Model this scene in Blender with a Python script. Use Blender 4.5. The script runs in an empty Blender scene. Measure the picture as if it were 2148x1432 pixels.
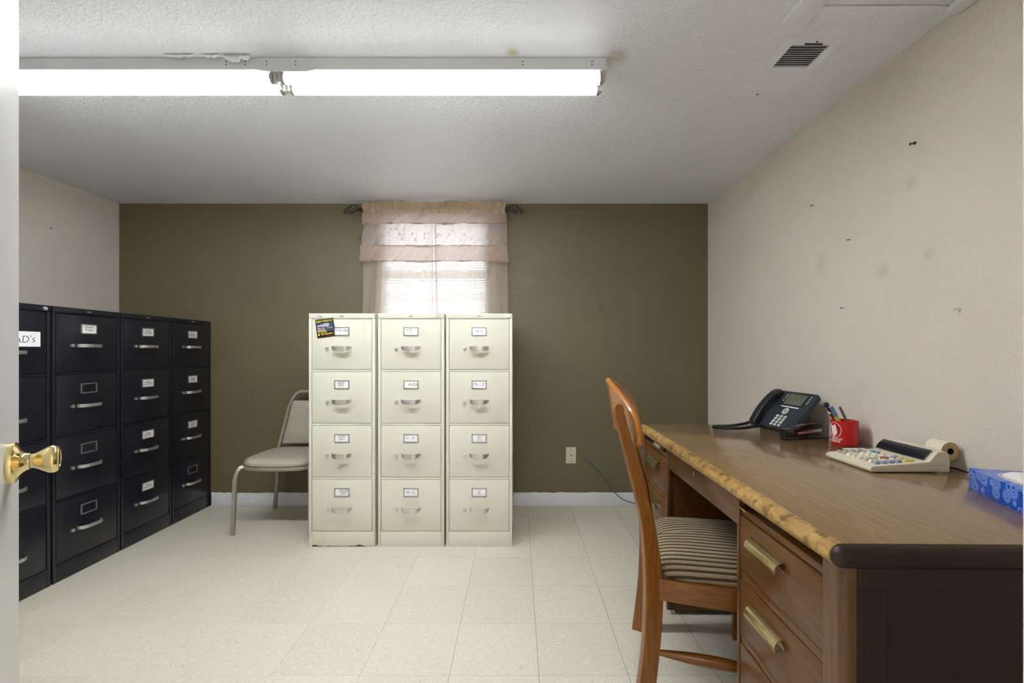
import bpy, bmesh, math, random
from mathutils import Vector, Matrix, Euler
random.seed(7)
PI = math.pi
S = bpy.context.scene

# ------------------------------------------------------------------ camera, light, exposure
cam_d = bpy.data.cameras.new('camera')
cam = bpy.data.objects.new('camera', cam_d)
S.collection.objects.link(cam)
cam.location = (0, 0, 1.104)
cam.rotation_euler = (PI / 2, 0, 0)
cam_d.sensor_width = 36.0
cam_d.lens = 980 / 2148 * 36
cam_d.shift_x = -11 / 2148
cam_d.shift_y = 21 / 2148
cam_d.clip_start = 0.02
S.camera = cam

S.view_settings.view_transform = 'Standard'
S.view_settings.look = 'None'
S.view_settings.gamma = 1.0
S.view_settings.use_curve_mapping = False
S.view_settings.exposure = 0.68
TUBE = 60.0          # emission of the fluorescent tubes
HALL_FILL = 42.0          # emission of the fill lamp added in the hall, out of view

w = bpy.data.worlds.new('overcast sky')
S.world = w
w.use_nodes = True
nt = w.node_tree
bg = nt.nodes['Background']
sky = nt.nodes.new('ShaderNodeTexSky')
sky.sky_type = 'HOSEK_WILKIE'
sky.turbidity = 8
sky.sun_direction = (0.3, -0.5, 0.8)
mxw = nt.nodes.new('ShaderNodeMixRGB')
mxw.inputs['Fac'].default_value = 0.75
mxw.inputs['Color2'].default_value = (0.93, 0.96, 1.0, 1)
nt.links.new(sky.outputs['Color'], mxw.inputs['Color1'])
nt.links.new(mxw.outputs['Color'], bg.inputs['Color'])
bg.inputs['Strength'].default_value = 5.5

# ------------------------------------------------------------------ materials
def new_mat(name):
    m = bpy.data.materials.new(name)
    m.use_nodes = True
    return m, m.node_tree, m.node_tree.nodes['Principled BSDF']

def lin(r, g, b):
    f = lambda c: (c / 255 / 12.92) if c / 255 <= 0.04045 else ((c / 255 + 0.055) / 1.055) ** 2.4
    return (f(r), f(g), f(b), 1)

def N(nt, t, **kw):
    n = nt.nodes.new('ShaderNode' + t)
    for k, v in kw.items():
        if k in n.inputs:
            n.inputs[k].default_value = v
        else:
            setattr(n, k, v)
    return n

def ramp(nt, stops, interp='LINEAR'):
    n = nt.nodes.new('ShaderNodeValToRGB')
    cr = n.color_ramp
    cr.interpolation = interp
    while len(cr.elements) > 1:
        cr.elements.remove(cr.elements[0])
    cr.elements[0].position = stops[0][0]
    cr.elements[0].color = stops[0][1]
    for p, c in stops[1:]:
        e = cr.elements.new(p)
        e.color = c
    return n

def g(v):
    return (v, v, v, 1)

def coords(nt, scale=(1, 1, 1), rot=(0, 0, 0), loc=(0, 0, 0)):
    tc = N(nt, 'TexCoord')
    mp = N(nt, 'Mapping')
    mp.inputs['Scale'].default_value = scale
    mp.inputs['Rotation'].default_value = rot
    mp.inputs['Location'].default_value = loc
    nt.links.new(tc.outputs['Object'], mp.inputs['Vector'])
    return mp.outputs['Vector']

def plain(name, col, rough=0.5, metal=0.0, coat=0.0, var=0.0, vscale=8, bump=0.0, bscale=200, spec=0.5):
    m, nt, b = new_mat(name)
    b.inputs['Base Color'].default_value = col
    b.inputs['Roughness'].default_value = rough
    b.inputs['Metallic'].default_value = metal
    b.inputs['Coat Weight'].default_value = coat
    b.inputs['Specular IOR Level'].default_value = spec
    v = coords(nt)
    n = N(nt, 'TexNoise', Scale=vscale, Detail=4)
    nt.links.new(v, n.inputs['Vector'])
    k = max(var, 0.02)
    r = ramp(nt, [(0.3, tuple(c * (1 - k) for c in col[:3]) + (1,)), (0.7, tuple(min(1, c * (1 + k)) for c in col[:3]) + (1,))])
    nt.links.new(n.outputs['Fac'], r.inputs['Fac'])
    nt.links.new(r.outputs['Color'], b.inputs['Base Color'])
    if bump:
        n2 = N(nt, 'TexNoise', Scale=bscale, Detail=2)
        nt.links.new(v, n2.inputs['Vector'])
        bp = N(nt, 'Bump', Strength=bump, Distance=0.001)
        nt.links.new(n2.outputs['Fac'], bp.inputs['Height'])
        nt.links.new(bp.outputs['Normal'], b.inputs['Normal'])
    return m

def textured_wall(name, col, rough, strength, scale=75, dist=0.002, spots=None, var=0.05, spec=0.5, stretch=(1, 1, 1)):
    m, nt, b = new_mat(name)
    b.inputs['Roughness'].default_value = rough
    b.inputs['Specular IOR Level'].default_value = spec
    v = coords(nt, scale=stretch)
    n1 = N(nt, 'TexNoise', Scale=scale, Detail=2.5, Roughness=0.5, Distortion=0.15)
    nt.links.new(v, n1.inputs['Vector'])
    r1 = ramp(nt, [(0.5, g(0)), (0.58, g(0.6)), (0.68, g(1))])
    nt.links.new(n1.outputs['Fac'], r1.inputs['Fac'])
    n2 = N(nt, 'TexNoise', Scale=scale * 3.2, Detail=2)
    nt.links.new(v, n2.inputs['Vector'])
    mx = N(nt, 'Math', operation='MULTIPLY_ADD')
    mx.inputs[1].default_value = 0.25
    nt.links.new(n2.outputs['Fac'], mx.inputs[0])
    nt.links.new(r1.outputs['Color'], mx.inputs[2])
    bp = N(nt, 'Bump', Strength=strength, Distance=dist)
    nt.links.new(mx.outputs[0], bp.inputs['Height'])
    nt.links.new(bp.outputs['Normal'], b.inputs['Normal'])
    n3 = N(nt, 'TexNoise', Scale=1.8, Detail=6, Roughness=0.6)
    nt.links.new(v, n3.inputs['Vector'])
    r3 = ramp(nt, [(0.3, tuple(c * (1 - var) for c in col[:3]) + (1,)), (0.7, tuple(c * (1 + var) for c in col[:3]) + (1,))])
    nt.links.new(n3.outputs['Fac'], r3.inputs['Fac'])
    out = r3.outputs['Color']
    for (p, rad, sc, fac) in (spots or []):      # small scuffs and water stains with a shape of their own
        tc = N(nt, 'TexCoord')
        ns = N(nt, 'TexNoise', Scale=14, Detail=3)
        nt.links.new(tc.outputs['Object'], ns.inputs['Vector'])
        d = N(nt, 'VectorMath', operation='DISTANCE')
        d.inputs[1].default_value = p
        nt.links.new(tc.outputs['Object'], d.inputs[0])
        ad = N(nt, 'Math', operation='MULTIPLY_ADD')
        ad.inputs[1].default_value = rad * 1.6
        nt.links.new(ns.outputs['Fac'], ad.inputs[0])
        nt.links.new(d.outputs['Value'], ad.inputs[2])
        rr = ramp(nt, [(0.0, g(fac)), (1.0, g(0))])
        mr = N(nt, 'MapRange')
        mr.inputs['From Min'].default_value = rad
        mr.inputs['From Max'].default_value = rad * 1.9
        nt.links.new(ad.outputs[0], mr.inputs['Value'])
        nt.links.new(mr.outputs['Result'], rr.inputs['Fac'])
        mm = N(nt, 'MixRGB')
        mm.inputs['Color2'].default_value = sc
        nt.links.new(rr.outputs['Color'], mm.inputs['Fac'])
        nt.links.new(out, mm.inputs['Color1'])
        out = mm.outputs['Color']
    nt.links.new(out, b.inputs['Base Color'])
    return m

def wood(name, c1, c2, rough=0.35, axis='y', scale=6, coat=0.3, wear=None, wear_amt=0.0, wear_scale=5, stretch=14):
    m, nt, b = new_mat(name)
    b.inputs['Roughness'].default_value = rough
    b.inputs['Coat Weight'].default_value = coat
    b.inputs['Coat Roughness'].default_value = 0.15
    s = {'x': (1, stretch, stretch), 'y': (stretch, 1, stretch), 'z': (stretch, stretch, 1)}[axis]
    v = coords(nt, scale=s)
    n = N(nt, 'TexNoise', Scale=scale, Detail=8, Roughness=0.65, Distortion=0.4)
    nt.links.new(v, n.inputs['Vector'])
    r = ramp(nt, [(0.28, c1), (0.5, tuple((a + d) / 2 for a, d in zip(c1, c2))), (0.72, c2)])
    nt.links.new(n.outputs['Fac'], r.inputs['Fac'])
    out = r.outputs['Color']
    if wear:
        v2 = coords(nt)
        n2 = N(nt, 'TexNoise', Scale=wear_scale, Detail=6, Roughness=0.6)
        nt.links.new(v2, n2.inputs['Vector'])
        r2 = ramp(nt, [(0.62 - wear_amt, g(0)), (0.72 - wear_amt, g(1))])
        nt.links.new(n2.outputs['Fac'], r2.inputs['Fac'])
        mm = N(nt, 'MixRGB')
        mm.inputs['Color2'].default_value = wear
        nt.links.new(r2.outputs['Color'], mm.inputs['Fac'])
        nt.links.new(out, mm.inputs['Color1'])
        out = mm.outputs['Color']
    nt.links.new(out, b.inputs['Base Color'])
    bp = N(nt, 'Bump', Strength=0.12, Distance=0.0006)
    nt.links.new(n.outputs['Fac'], bp.inputs['Height'])
    nt.links.new(bp.outputs['Normal'], b.inputs['Normal'])
    return m

def metal_paint(name, col, rough=0.38, chips=None, chip_pos=0.74, bump=0.15, spec=0.5, rust_low=False):
    m, nt, b = new_mat(name)
    b.inputs['Roughness'].default_value = rough
    b.inputs['Specular IOR Level'].default_value = spec
    v = coords(nt)
    n = N(nt, 'TexNoise', Scale=3, Detail=5)
    nt.links.new(v, n.inputs['Vector'])
    r = ramp(nt, [(0.3, tuple(c * 0.95 for c in col[:3]) + (1,)), (0.7, tuple(c * 1.05 for c in col[:3]) + (1,))])
    nt.links.new(n.outputs['Fac'], r.inputs['Fac'])
    out = r.outputs['Color']
    if chips:
        n2 = N(nt, 'TexNoise', Scale=55, Detail=3, Roughness=0.7)
        nt.links.new(v, n2.inputs['Vector'])
        r2 = ramp(nt, [(chip_pos, g(0)), (chip_pos + 0.02, g(1))])
        nt.links.new(n2.outputs['Fac'], r2.inputs['Fac'])
        fac = r2.outputs['Color']
        if rust_low:
            sp = N(nt, 'SeparateXYZ')
            nt.links.new(v, sp.inputs[0])
            n3 = N(nt, 'TexNoise', Scale=16, Detail=3)
            nt.links.new(v, n3.inputs['Vector'])
            ma = N(nt, 'Math', operation='MULTIPLY_ADD')
            ma.inputs[1].default_value = -0.035
            nt.links.new(n3.outputs['Fac'], ma.inputs[0])
            nt.links.new(sp.outputs['Z'], ma.inputs[2])
            lt = N(nt, 'Math', operation='LESS_THAN')
            lt.inputs[1].default_value = -0.0135
            nt.links.new(ma.outputs[0], lt.inputs[0])
            mxx = N(nt, 'Math', operation='MAXIMUM')
            nt.links.new(lt.outputs[0], mxx.inputs[0])
            nt.links.new(fac, mxx.inputs[1])
            fac = mxx.outputs[0]
        mm = N(nt, 'MixRGB')
        mm.inputs['Color2'].default_value = chips
        nt.links.new(fac, mm.inputs['Fac'])
        nt.links.new(out, mm.inputs['Color1'])
        out = mm.outputs['Color']
    nt.links.new(out, b.inputs['Base Color'])
    n4 = N(nt, 'TexNoise', Scale=350, Detail=1)
    nt.links.new(v, n4.inputs['Vector'])
    bp = N(nt, 'Bump', Strength=bump, Distance=0.0004)
    nt.links.new(n4.outputs['Fac'], bp.inputs['Height'])
    nt.links.new(bp.outputs['Normal'], b.inputs['Normal'])
    return m

def emit(name, col, strength):
    m, nt, b = new_mat(name)
    b.inputs['Base Color'].default_value = col
    b.inputs['Emission Color'].default_value = col
    b.inputs['Emission Strength'].default_value = strength
    return m

def floor_mat():
    m, nt, b = new_mat('vinyl tile')
    L = nt.links
    tc = N(nt, 'TexCoord')
    sp = N(nt, 'SeparateXYZ')
    L.new(tc.outputs['Object'], sp.inputs[0])
    def mth(op, a, bb=None, c=None):
        n = N(nt, 'Math', operation=op)
        for i, x in enumerate((a, bb, c)):
            if x is None:
                continue
            if isinstance(x, (int, float)):
                n.inputs[i].default_value = x
            else:
                L.new(x, n.inputs[i])
        return n.outputs[0]
    gx = mth('DIVIDE', mth('SUBTRACT', sp.outputs['X'], 0.0736), 0.305)
    gy = mth('DIVIDE', mth('SUBTRACT', sp.outputs['Y'], 1.592), 0.305)
    fx, fy = mth('FLOOR', gx), mth('FLOOR', gy)
    dx = mth('ABSOLUTE', mth('SUBTRACT', mth('FRACT', gx), 0.5))
    dy = mth('ABSOLUTE', mth('SUBTRACT', mth('FRACT', gy), 0.5))
    seam_x = mth('GREATER_THAN', dx, 0.4967)
    seam_y = mth('GREATER_THAN', dy, 0.4972)
    cb = N(nt, 'CombineXYZ')
    L.new(fx, cb.inputs[0]); L.new(fy, cb.inputs[1])
    wn = N(nt, 'TexWhiteNoise', noise_dimensions='3D')
    L.new(cb.outputs[0], wn.inputs['Vector'])
    par = mth('GREATER_THAN', mth('FRACT', mth('MULTIPLY', mth('ADD', fx, fy), 0.5)), 0.25)
    # fleck fields in both directions, one per tile
    def fleck(sc, lo, hi, seed):
        mp = N(nt, 'Mapping')
        mp.inputs['Scale'].default_value = sc
        mp.inputs['Location'].default_value = (seed, seed * 2, 0)
        L.new(tc.outputs['Object'], mp.inputs['Vector'])
        n = N(nt, 'TexNoise', Scale=1.0, Detail=2.5, Roughness=0.6, Distortion=0.5)
        L.new(mp.outputs['Vector'], n.inputs['Vector'])
        r = ramp(nt, [(lo, g(0)), (hi, g(1))])
        L.new(n.outputs['Fac'], r.inputs['Fac'])
        return r.outputs['Color']
    def pick(a, bb):
        mm = N(nt, 'MixRGB')
        L.new(par, mm.inputs['Fac']); L.new(a, mm.inputs['Color1']); L.new(bb, mm.inputs['Color2'])
        return mm.outputs['Color']
    dark = pick(fleck((55, 190, 1), 0.60, 0.72, 3.1), fleck((190, 55, 1), 0.60, 0.72, 7.7))
    light = pick(fleck((45, 150, 1), 0.56, 0.70, 11.3), fleck((150, 45, 1), 0.56, 0.70, 17.9))
    base = N(nt, 'MixRGB')
    base.inputs['Color1'].default_value = lin(208, 203, 190)
    base.inputs['Color2'].default_value = lin(201, 196, 180)
    L.new(wn.outputs['Value'], base.inputs['Fac'])
    m1 = N(nt, 'MixRGB')
    m1.inputs['Color2'].default_value = lin(224, 221, 210)
    L.new(mth('MULTIPLY', light, 0.7), m1.inputs['Fac']); L.new(base.outputs[0], m1.inputs['Color1'])
    m2 = N(nt, 'MixRGB')
    m2.inputs['Color2'].default_value = lin(150, 142, 124)
    L.new(mth('MULTIPLY', dark, 0.65), m2.inputs['Fac']); L.new(m1.outputs[0], m2.inputs['Color1'])
    # grubby seams: stronger on the right half of the room
    ns = N(nt, 'TexNoise', Scale=2.2, Detail=2)
    L.new(tc.outputs['Object'], ns.inputs['Vector'])
    gr = N(nt, 'MapRange')
    gr.inputs['From Min'].default_value = -1.2
    gr.inputs['From Max'].default_value = 0.1
    gr.inputs['To Min'].default_value = 0.12
    gr.inputs['To Max'].default_value = 0.75
    L.new(sp.outputs['X'], gr.inputs['Value'])
    sx = mth('MULTIPLY', seam_x, gr.outputs['Result'])
    sy = mth('MULTIPLY', mth('MULTIPLY', seam_y, gr.outputs['Result']), 0.6)
    seam = mth('MAXIMUM', sx, sy)
    m3 = N(nt, 'MixRGB')
    m3.inputs['Color2'].default_value = lin(84, 76, 60)
    L.new(seam, m3.inputs['Fac']); L.new(m2.outputs[0], m3.inputs['Color1'])
    # grime specks
    nd = N(nt, 'TexNoise', Scale=38, Detail=4, Roughness=0.7)
    L.new(tc.outputs['Object'], nd.inputs['Vector'])
    rd = ramp(nt, [(0.745, g(0)), (0.77, g(0.7))])
    L.new(nd.outputs['Fac'], rd.inputs['Fac'])
    m4 = N(nt, 'MixRGB')
    m4.inputs['Color2'].default_value = lin(110, 100, 82)
    L.new(rd.outputs['Color'], m4.inputs['Fac']); L.new(m3.outputs[0], m4.inputs['Color1'])
    L.new(m4.outputs[0], b.inputs['Base Color'])
    b.inputs['Roughness'].default_value = 0.42
    b.inputs['Specular IOR Level'].default_value = 0.35
    bp = N(nt, 'Bump', Strength=0.25, Distance=0.0008)
    inv = mth('SUBTRACT', 1.0, mth('MAXIMUM', seam_x, seam_y))
    L.new(inv, bp.inputs['Height'])
    L.new(bp.outputs['Normal'], b.inputs['Normal'])
    return m

def fabric_sheer(name, col, trans, transl=0.6, tcol=None):
    m, nt, b = new_mat(name)
    L = nt.links
    out = nt.nodes['Material Output']
    b.inputs['Base Color'].default_value = col
    b.inputs['Roughness'].default_value = 0.8
    b.inputs['Specular IOR Level'].default_value = 0.1
    v = coords(nt)
    n = N(nt, 'TexNoise', Scale=500, Detail=1)
    L.new(v, n.inputs['Vector'])
    tl = N(nt, 'BsdfTranslucent')
    tl.inputs['Color'].default_value = tcol or col
    ms = N(nt, 'MixShader')
    ms.inputs['Fac'].default_value = transl
    L.new(b.outputs[0], ms.inputs[1]); L.new(tl.outputs[0], ms.inputs[2])
    tp = N(nt, 'BsdfTransparent')
    ms2 = N(nt, 'MixShader')
    # threads close up where the cloth turns away
    lw = N(nt, 'LayerWeight', Blend=0.5)
    mr = N(nt, 'MapRange')
    mr.inputs['To Min'].default_value = trans
    mr.inputs['To Max'].default_value = trans * 0.1
    L.new(lw.outputs['Facing'], mr.inputs['Value'])
    mu = N(nt, 'Math', operation='MULTIPLY_ADD')
    mu.inputs[1].default_value = 0.1
    L.new(n.outputs['Fac'], mu.inputs[0]); L.new(mr.outputs['Result'], mu.inputs[2])
    L.new(mu.outputs[0] if trans > 0.1 else mr.outputs['Result'], ms2.inputs['Fac'])
    L.new(ms.outputs[0], ms2.inputs[1]); L.new(tp.outputs[0], ms2.inputs[2])
    L.new(ms2.outputs[0], out.inputs['Surface'])
    return m

def glass_mat():
    m, nt, b = new_mat('window glass')
    L = nt.links
    tp = N(nt, 'BsdfTransparent')
    tp.inputs['Color'].default_value = (0.92, 0.95, 0.94, 1)
    gl = N(nt, 'BsdfGlossy', Roughness=0.02)
    ms = N(nt, 'MixShader')
    ms.inputs['Fac'].default_value = 0.06
    L.new(tp.outputs[0], ms.inputs[1]); L.new(gl.outputs[0], ms.inputs[2])
    L.new(ms.outputs[0], nt.nodes['Material Output'].inputs['Surface'])
    return m

def stripe_fabric():
    m, nt, b = new_mat('striped upholstery')
    L = nt.links
    v = coords(nt)
    sp = N(nt, 'SeparateXYZ')
    L.new(v, sp.inputs[0])
    ml = N(nt, 'Math', operation='MULTIPLY')
    ml.inputs[1].default_value = 1 / 0.0235
    sg_ = N(nt, 'Math', operation='SIGN')
    L.new(sp.outputs['Y'], sg_.inputs[0])
    dz_ = N(nt, 'Math', operation='SUBTRACT')
    dz_.inputs[0].default_value = 0.48
    L.new(sp.outputs['Z'], dz_.inputs[1])
    wr = N(nt, 'Math', operation='MULTIPLY_ADD')
    L.new(sg_.outputs[0], wr.inputs[0]); L.new(dz_.outputs[0], wr.inputs[1]); L.new(sp.outputs['Y'], wr.inputs[2])
    L.new(wr.outputs[0], ml.inputs[0])
    fr = N(nt, 'Math', operation='FRACT')
    L.new(ml.outputs[0], fr.inputs[0])
    lt, md, dk = lin(158, 144, 120), lin(126, 112, 90), lin(72, 60, 46)
    r = ramp(nt, [(0.0, dk), (0.26, dk), (0.32, md), (0.42, lt), (0.54, md), (0.6, lt), (0.8, lt), (0.88, md), (0.95, dk)])
    L.new(fr.outputs[0], r.inputs['Fac'])
    n = N(nt, 'TexNoise', Scale=420, Detail=2)
    L.new(v, n.inputs['Vector'])
    mm = N(nt, 'MixRGB', blend_type='OVERLAY')
    mm.inputs['Fac'].default_value = 0.7
    L.new(r.outputs['Color'], mm.inputs['Color1']); L.new(n.outputs['Fac'], mm.inputs['Color2'])
    L.new(mm.outputs[0], b.inputs['Base Color'])
    b.inputs['Roughness'].default_value = 0.9
    b.inputs['Specular IOR Level'].default_value = 0.15
    bp = N(nt, 'Bump', Strength=0.4, Distance=0.0008)
    L.new(n.outputs['Fac'], bp.inputs['Height'])
    L.new(bp.outputs['Normal'], b.inputs['Normal'])
    return m

def rings_mat():
    m, nt, b = new_mat('blue ringed card')
    L = nt.links
    v = coords(nt)
    vo = N(nt, 'TexVoronoi', Scale=34, Randomness=0.85)
    L.new(v, vo.inputs['Vector'])
    ml = N(nt, 'Math', operation='MULTIPLY')
    ml.inputs[1].default_value = 1.45
    L.new(vo.outputs['Distance'], ml.inputs[0])
    c1, c2 = lin(14, 84, 196), lin(112, 150, 232)
    r = ramp(nt, [(0.0, c1), (0.15, c2), (0.25, c1), (0.36, c2), (0.50, c1), (0.56, lin(140, 166, 238)), (0.70, c1), (0.76, c2), (0.88, c1)], 'CONSTANT')
    L.new(ml.outputs[0], r.inputs['Fac'])
    L.new(r.outputs['Color'], b.inputs['Base Color'])
    b.inputs['Roughness'].default_value = 0.3
    return m

M = {}
M['olive'] = textured_wall('olive satin paint', lin(110, 101, 74), 0.42, 0.6, 140, 0.0016, spec=0.6, var=0.06,
    spots=[((-0.86, 3.355, 1.56), 0.03, lin(84, 76, 54), 0.5), ((0.60, 3.355, 1.42), 0.035, lin(84, 76, 54), 0.5),
           ((-1.12, 3.355, 1.92), 0.03, lin(84, 76, 54), 0.5), ((0.09, 3.355, 1.62), 0.05, lin(126, 116, 92), 0.4)])
M['taupe'] = textured_wall('pale taupe paint', lin(228, 219, 210), 0.6, 0.4, 130, 0.0012, var=0.03,
    spots=[((1.369, 1.62, 1.69), 0.035, lin(150, 140, 130), 0.25), ((1.369, 1.75, 1.40), 0.04, lin(150, 140, 130), 0.2),
           ((1.369, 1.55, 1.43), 0.03, lin(150, 140, 130), 0.2), ((1.369, 2.1, 1.5), 0.05, lin(160, 150, 138), 0.2)])
M['ceil'] = textured_wall('ceiling paint', lin(237, 242, 248), 0.42, 0.55, 75, 0.002, var=0.02, spec=0.35,
    spots=[((-0.012, 1.66, 2.165), 0.03, lin(196, 184, 150), 0.8), ((0.36, 1.68, 2.165), 0.05, lin(180, 172, 150), 0.5)])
M['floor'] = floor_mat()
M['white_trim'] = plain('white baseboard paint', lin(228, 230, 238), 0.4, var=0.03, bump=0.2, bscale=60)
M['door'] = plain('white gloss door paint', lin(222, 222, 220), 0.28, var=0.02, bump=0.08, bscale=120)
M['fixture'] = metal_paint('white enamel', lin(226, 230, 235), 0.35)
M['hatch'] = metal_paint('smooth white ceiling paint', lin(237, 242, 248), 0.5)
M['holder'] = plain('lamp holder plastic', lin(200, 200, 195), 0.5)
M['cap'] = plain('aluminium end cap', lin(170, 170, 168), 0.3, metal=0.9)
M['tube'] = emit('lit fluorescent tube with downward emission', (0.965, 0.985, 1.0, 1), TUBE)
_nt = M['tube'].node_tree          # emission shaped by normal, weak upward, so the nearby ceiling does not wash out
_g = N(_nt, 'NewGeometry')
_sp = N(_nt, 'SeparateXYZ')
_nt.links.new(_g.outputs['Normal'], _sp.inputs[0])
_mr = N(_nt, 'MapRange')
for _k, _v in (('From Min', -0.8), ('From Max', -0.45), ('To Min', TUBE), ('To Max', TUBE * 0.02)):
    _mr.inputs[_k].default_value = _v
_nt.links.new(_sp.outputs['Z'], _mr.inputs['Value'])
_nt.links.new(_mr.outputs['Result'], _nt.nodes['Principled BSDF'].inputs['Emission Strength'])
M['hall_fill'] = emit('hall fill light glass', (1.0, 0.985, 0.955, 1), HALL_FILL)
M['beige'] = metal_paint('putty enamel', lin(209, 209, 194), 0.42, chips=lin(120, 105, 80), chip_pos=0.79)
M['beige_rust'] = metal_paint('rusted putty enamel', lin(208, 206, 188), 0.45, chips=lin(58, 46, 26), chip_pos=0.69, rust_low=True)
M['black'] = metal_paint('black enamel', lin(19, 21, 33), 0.3, chips=lin(120, 118, 114), chip_pos=0.80, bump=0.1, spec=0.6)
M['gap'] = plain('dark gap', lin(24, 22, 20), 0.8)
M['chrome'] = plain('brushed chrome', lin(214, 215, 214), 0.3, metal=0.9)
M['holder_steel'] = plain('label frame steel', lin(170, 172, 174), 0.35, metal=0.85)
M['holder_brass'] = plain('label frame nickel', lin(185, 180, 160), 0.35, metal=0.7)
M['paper'] = plain('white paper', lin(236, 236, 238), 0.8)
M['ink'] = plain('pen ink', lin(60, 58, 66), 0.7)
M['pencil'] = plain('pencil marks', lin(110, 108, 116), 0.7)
M['brass'] = plain('polished brass', lin(232, 214, 156), 0.1, metal=1.0, var=0.03)
M['old_brass'] = plain('aged brass', lin(206, 190, 146), 0.24, metal=1.0, var=0.15, vscale=40)
M['iron'] = plain('dark iron', lin(62, 58, 66), 0.35, metal=0.7)
M['vinyl'] = plain('taupe vinyl', lin(176, 168, 155), 0.38, var=0.05, vscale=6, bump=0.15, bscale=250)
M['chair_frame'] = plain('taupe painted steel', lin(160, 154, 142), 0.35, metal=0.35, var=0.05)
M['oak'] = wood('chair wood', lin(98, 54, 8), lin(146, 90, 24), 0.3, 'z', 9, 0.2)
M['oak_light'] = wood('chair pale wood', lin(128, 72, 12), lin(180, 116, 34), 0.28, 'y', 9, 0.4)
M['oak_x'] = wood('chair rail wood', lin(98, 54, 8), lin(144, 88, 24), 0.3, 'x', 9, 0.2)
M['stripe'] = stripe_fabric()
M['lam'] = wood('desk laminate', lin(124, 98, 68), lin(154, 127, 94), 0.14, 'y', 9, 0.25, stretch=30)
M['edge'] = wood('worn desk edge', lin(146, 108, 48), lin(202, 168, 104), 0.33, 'y', 22, 0.3, wear=lin(110, 82, 42), wear_amt=0.09, wear_scale=30, stretch=2.2)
M['walnut'] = wood('walnut veneer', lin(72, 42, 14), lin(112, 73, 32), 0.34, 'y', 6, 0.2, wear=lin(146, 104, 58), wear_amt=-0.06, wear_scale=7)
M['walnut_shade'] = wood('shade darkened walnut', lin(26, 11, 4), lin(44, 20, 8), 0.5, 'z', 5, 0.0, wear=lin(110, 70, 30), wear_amt=-0.15, wear_scale=9)  # walnut with shade put into its colour, for faces turned from the tubes
M['walnut_z'] = wood('walnut posts', lin(70, 42, 18), lin(112, 74, 38), 0.34, 'z', 6, 0.3, wear=lin(150, 108, 60), wear_amt=-0.08, wear_scale=8)
M['phone'] = plain('slate phone plastic', lin(42, 50, 62), 0.38)
M['phone_dark'] = plain('black phone plastic', lin(30, 33, 40), 0.4)
M['lcd'] = plain('phone display', lin(104, 110, 100), 0.15)
M['key_white'] = plain('white key plastic', lin(226, 228, 224), 0.4)
M['gloss_black'] = plain('gloss black plastic', lin(22, 22, 26), 0.15, coat=0.3)
M['red'] = plain('red plastic', lin(196, 14, 22), 0.25, coat=0.2)
M['darkred'] = plain('maroon plastic', lin(138, 14, 26), 0.3)
M['yellow'] = plain('yellow plastic', lin(226, 224, 60), 0.35)
M['blue'] = plain('blue plastic', lin(96, 140, 190), 0.35)
M['pen_grey'] = plain('smoky plastic', lin(112, 98, 84), 0.3)
M['white_ink'] = plain('white print', lin(240, 236, 234), 0.5)
M['calc'] = plain('cream plastic', lin(222, 214, 192), 0.42)
M['calc_dark'] = plain('smoked display window', lin(22, 24, 38), 0.12, coat=0.4)
M['k_cream'] = plain('cream key', lin(232, 226, 208), 0.45)
M['k_grey'] = plain('grey key', lin(186, 182, 168), 0.45)
M['k_blue'] = plain('lavender blue key', lin(150, 162, 200), 0.45)
M['k_red'] = plain('red key', lin(160, 78, 78), 0.45)
M['k_teal'] = plain('teal key', lin(120, 184, 190), 0.45)
M['k_yellow'] = plain('yellow key', lin(226, 208, 130), 0.45)
M['roll'] = plain('paper roll', lin(236, 228, 208), 0.75)
M['roll_end'] = plain('paper roll end', lin(190, 172, 124), 0.8, var=0.06, vscale=300)
M['rings'] = rings_mat()
M['tissue'] = plain('white tissue', lin(242, 242, 242), 0.85)
M['pink'] = plain('pink print line', lin(190, 120, 150), 0.5)
M['ivory'] = plain('ivory plate plastic', lin(214, 206, 182), 0.4)
M['cable'] = plain('teal blue cable', lin(28, 104, 132), 0.4)
M['sheer'] = fabric_sheer('sheer panel cloth', lin(236, 222, 202), 0.33, 0.5, tcol=lin(232, 220, 226))
M['sheer_white'] = fabric_sheer('sheer voile', lin(236, 226, 212), 0.6, 0.55, tcol=lin(224, 212, 226))
M['band'] = fabric_sheer('beige band cloth', lin(220, 204, 182), 0.25, 0.5, tcol=lin(206, 180, 188))
M['hem'] = fabric_sheer('hem cloth', lin(186, 166, 156), 0.12, 0.4)
M['header'] = fabric_sheer('gathered beige cloth', lin(204, 186, 160), 0.03, 0.3)
M['thread'] = plain('embroidery thread', lin(196, 182, 160), 0.8)
M['slat'] = fabric_sheer('white blind slat', lin(240, 240, 240), 0.0, 0.3)
M['vinyl_frame'] = plain('white window frame', lin(232, 232, 232), 0.4)
M['glass'] = glass_mat()
M['redwood'] = plain('red brown stained lumber', lin(186, 112, 92), 0.7)
M['ground'] = plain('outdoor gravel', lin(186, 182, 172), 0.9, var=0.1)
M['magnet'] = plain('flyer black print', lin(34, 28, 26), 0.25)
M['mag_yellow'] = plain('flyer yellow print', lin(226, 214, 90), 0.35)
M['mag_blue'] = plain('flyer dark blue print', lin(58, 66, 96), 0.3)
M['mag_grey'] = plain('flyer silver print', lin(168, 178, 184), 0.3)
M['mag_tan'] = plain('flyer tan print', lin(186, 160, 120), 0.3)
M['nail'] = plain('dark nail', lin(70, 60, 52), 0.4, metal=0.6)
M['anchor'] = plain('clear wall hook', lin(220, 222, 224), 0.2)
M['vent_dark'] = plain('duct interior', lin(52, 50, 46), 0.8)
M['duct_white'] = metal_paint('register enamel', lin(238, 243, 250), 0.45)

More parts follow.
